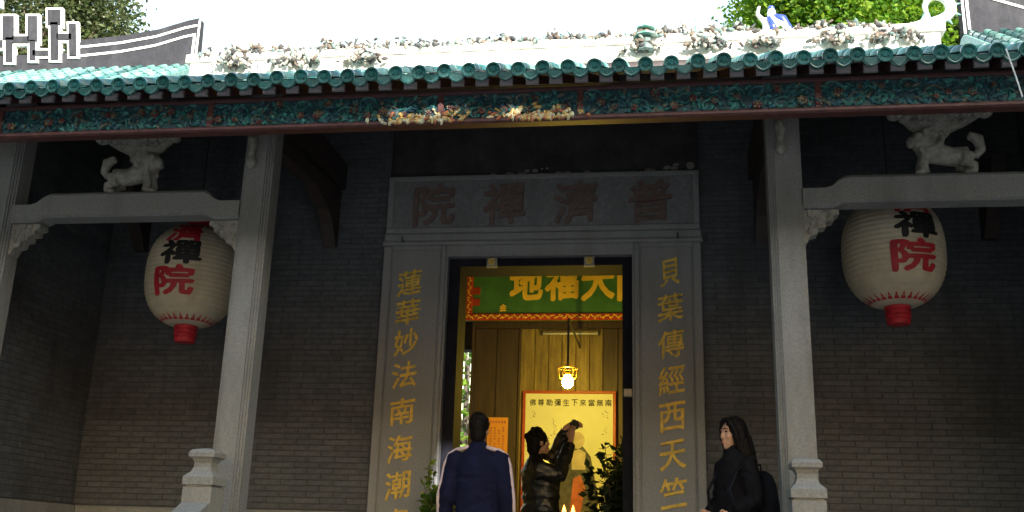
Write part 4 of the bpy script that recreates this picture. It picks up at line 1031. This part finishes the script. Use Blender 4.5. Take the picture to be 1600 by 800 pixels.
tree('courtyard_tree', 'sunlit light green tree in the rear courtyard seen through the left of the doorway', (-2.7, 12.5, 0), 5, (-2.7, 12.5, 4.4), (1.3, 1.2, 2.2), 1500, .17, leaf_bright, 6)
# big trees of the forecourt, behind the photographer: they shade the porch but leave the roof in sun
Sx, Sy, Sz = S
def shade_keep(P, r):
    def onto(Y): k = (Y - P[:, 1]) / Sy; return P[:, 0] + 0 * k - 0 if False else P[:, 0] + k * Sx, P[:, 2] + k * Sz
    xe, ze = onto(-1.1)
    k = ze < 4.76 + .05 * np.sin(xe * 9)
    xf, zf = onto(-.9)
    # openings in the leaves: sun flecks on the fascia and on the left door jamb
    gap = np.zeros(len(P), bool)
    for cx, cz, w, h_ in ((-.62, 4.38, .1, .08), (-.32, 4.38, .15, .1), (.2, 4.38, .12, .12), (.42, 4.36, .1, .06)):
        gap |= ((xf - cx) / (w + .12)) ** 2 + ((zf - cz) / (h_ + .12)) ** 2 < 1
    xj, zj = onto(1.95)
    for cx, cz, w, h_ in ((-.85, 2.88, .07, .06), (-.86, 2.66, .06, .05), (-.85, 2.46, .06, .06), (-.84, 2.1, .16, .16)):
        gap |= ((xj - cx) / (w + .12)) ** 2 + ((zj - cz) / (h_ + .12)) ** 2 < 1
    gap &= ~((zf < 4.315) & (zf > 4.0))
    return k & ~gap
for i, (x, y, z, rx) in enumerate([(0.5, -11, 7.5, 3.2), (5.0, -11.5, 7.8, 3.4), (9.6, -11, 7.6, 3.2)]):
    tree('forecourt_tree', ('large tree left of the forecourt behind the viewer', 'large tree in the middle of the forecourt behind the viewer', 'large tree right of the forecourt behind the viewer')[i],
         (x, y - .5, 0), 9, (x, y, z), (rx, 2.6, 2.6), 42000, .34, leaf_deep, 20 + i, 70, shade_keep, .3, 'trees of the forecourt')

# unseen trees added round the forecourt to block sky light from the porch
for i, (x, y, z, rx, ry, rz) in enumerate([(-22, -14, 5.5, 4.5, 4, 5.5), (-15, -17, 6, 4.5, 3, 6), (22, -18, 5, 4.5, 3.5, 5),
                                           (-5, -11, 8, 3.6, 3, 3), (-11, -8, 6, 3.4, 4, 6), (-14, -2, 6, 3.5, 4, 6), (14, -9, 4, 3, 3.5, 4), (14, -3, 3.4, 3, 3.5, 3.4)]):
    tree('sky_blocker_tree', 'unseen leafy tree added behind the viewer to block sky light', (x, y, 0), z * 1.4, (x, y, z), (rx, ry, rz), 5000, .8, leaf_deep, 50 + i, 60, shade_keep, .25, 'added sky-blocking trees')
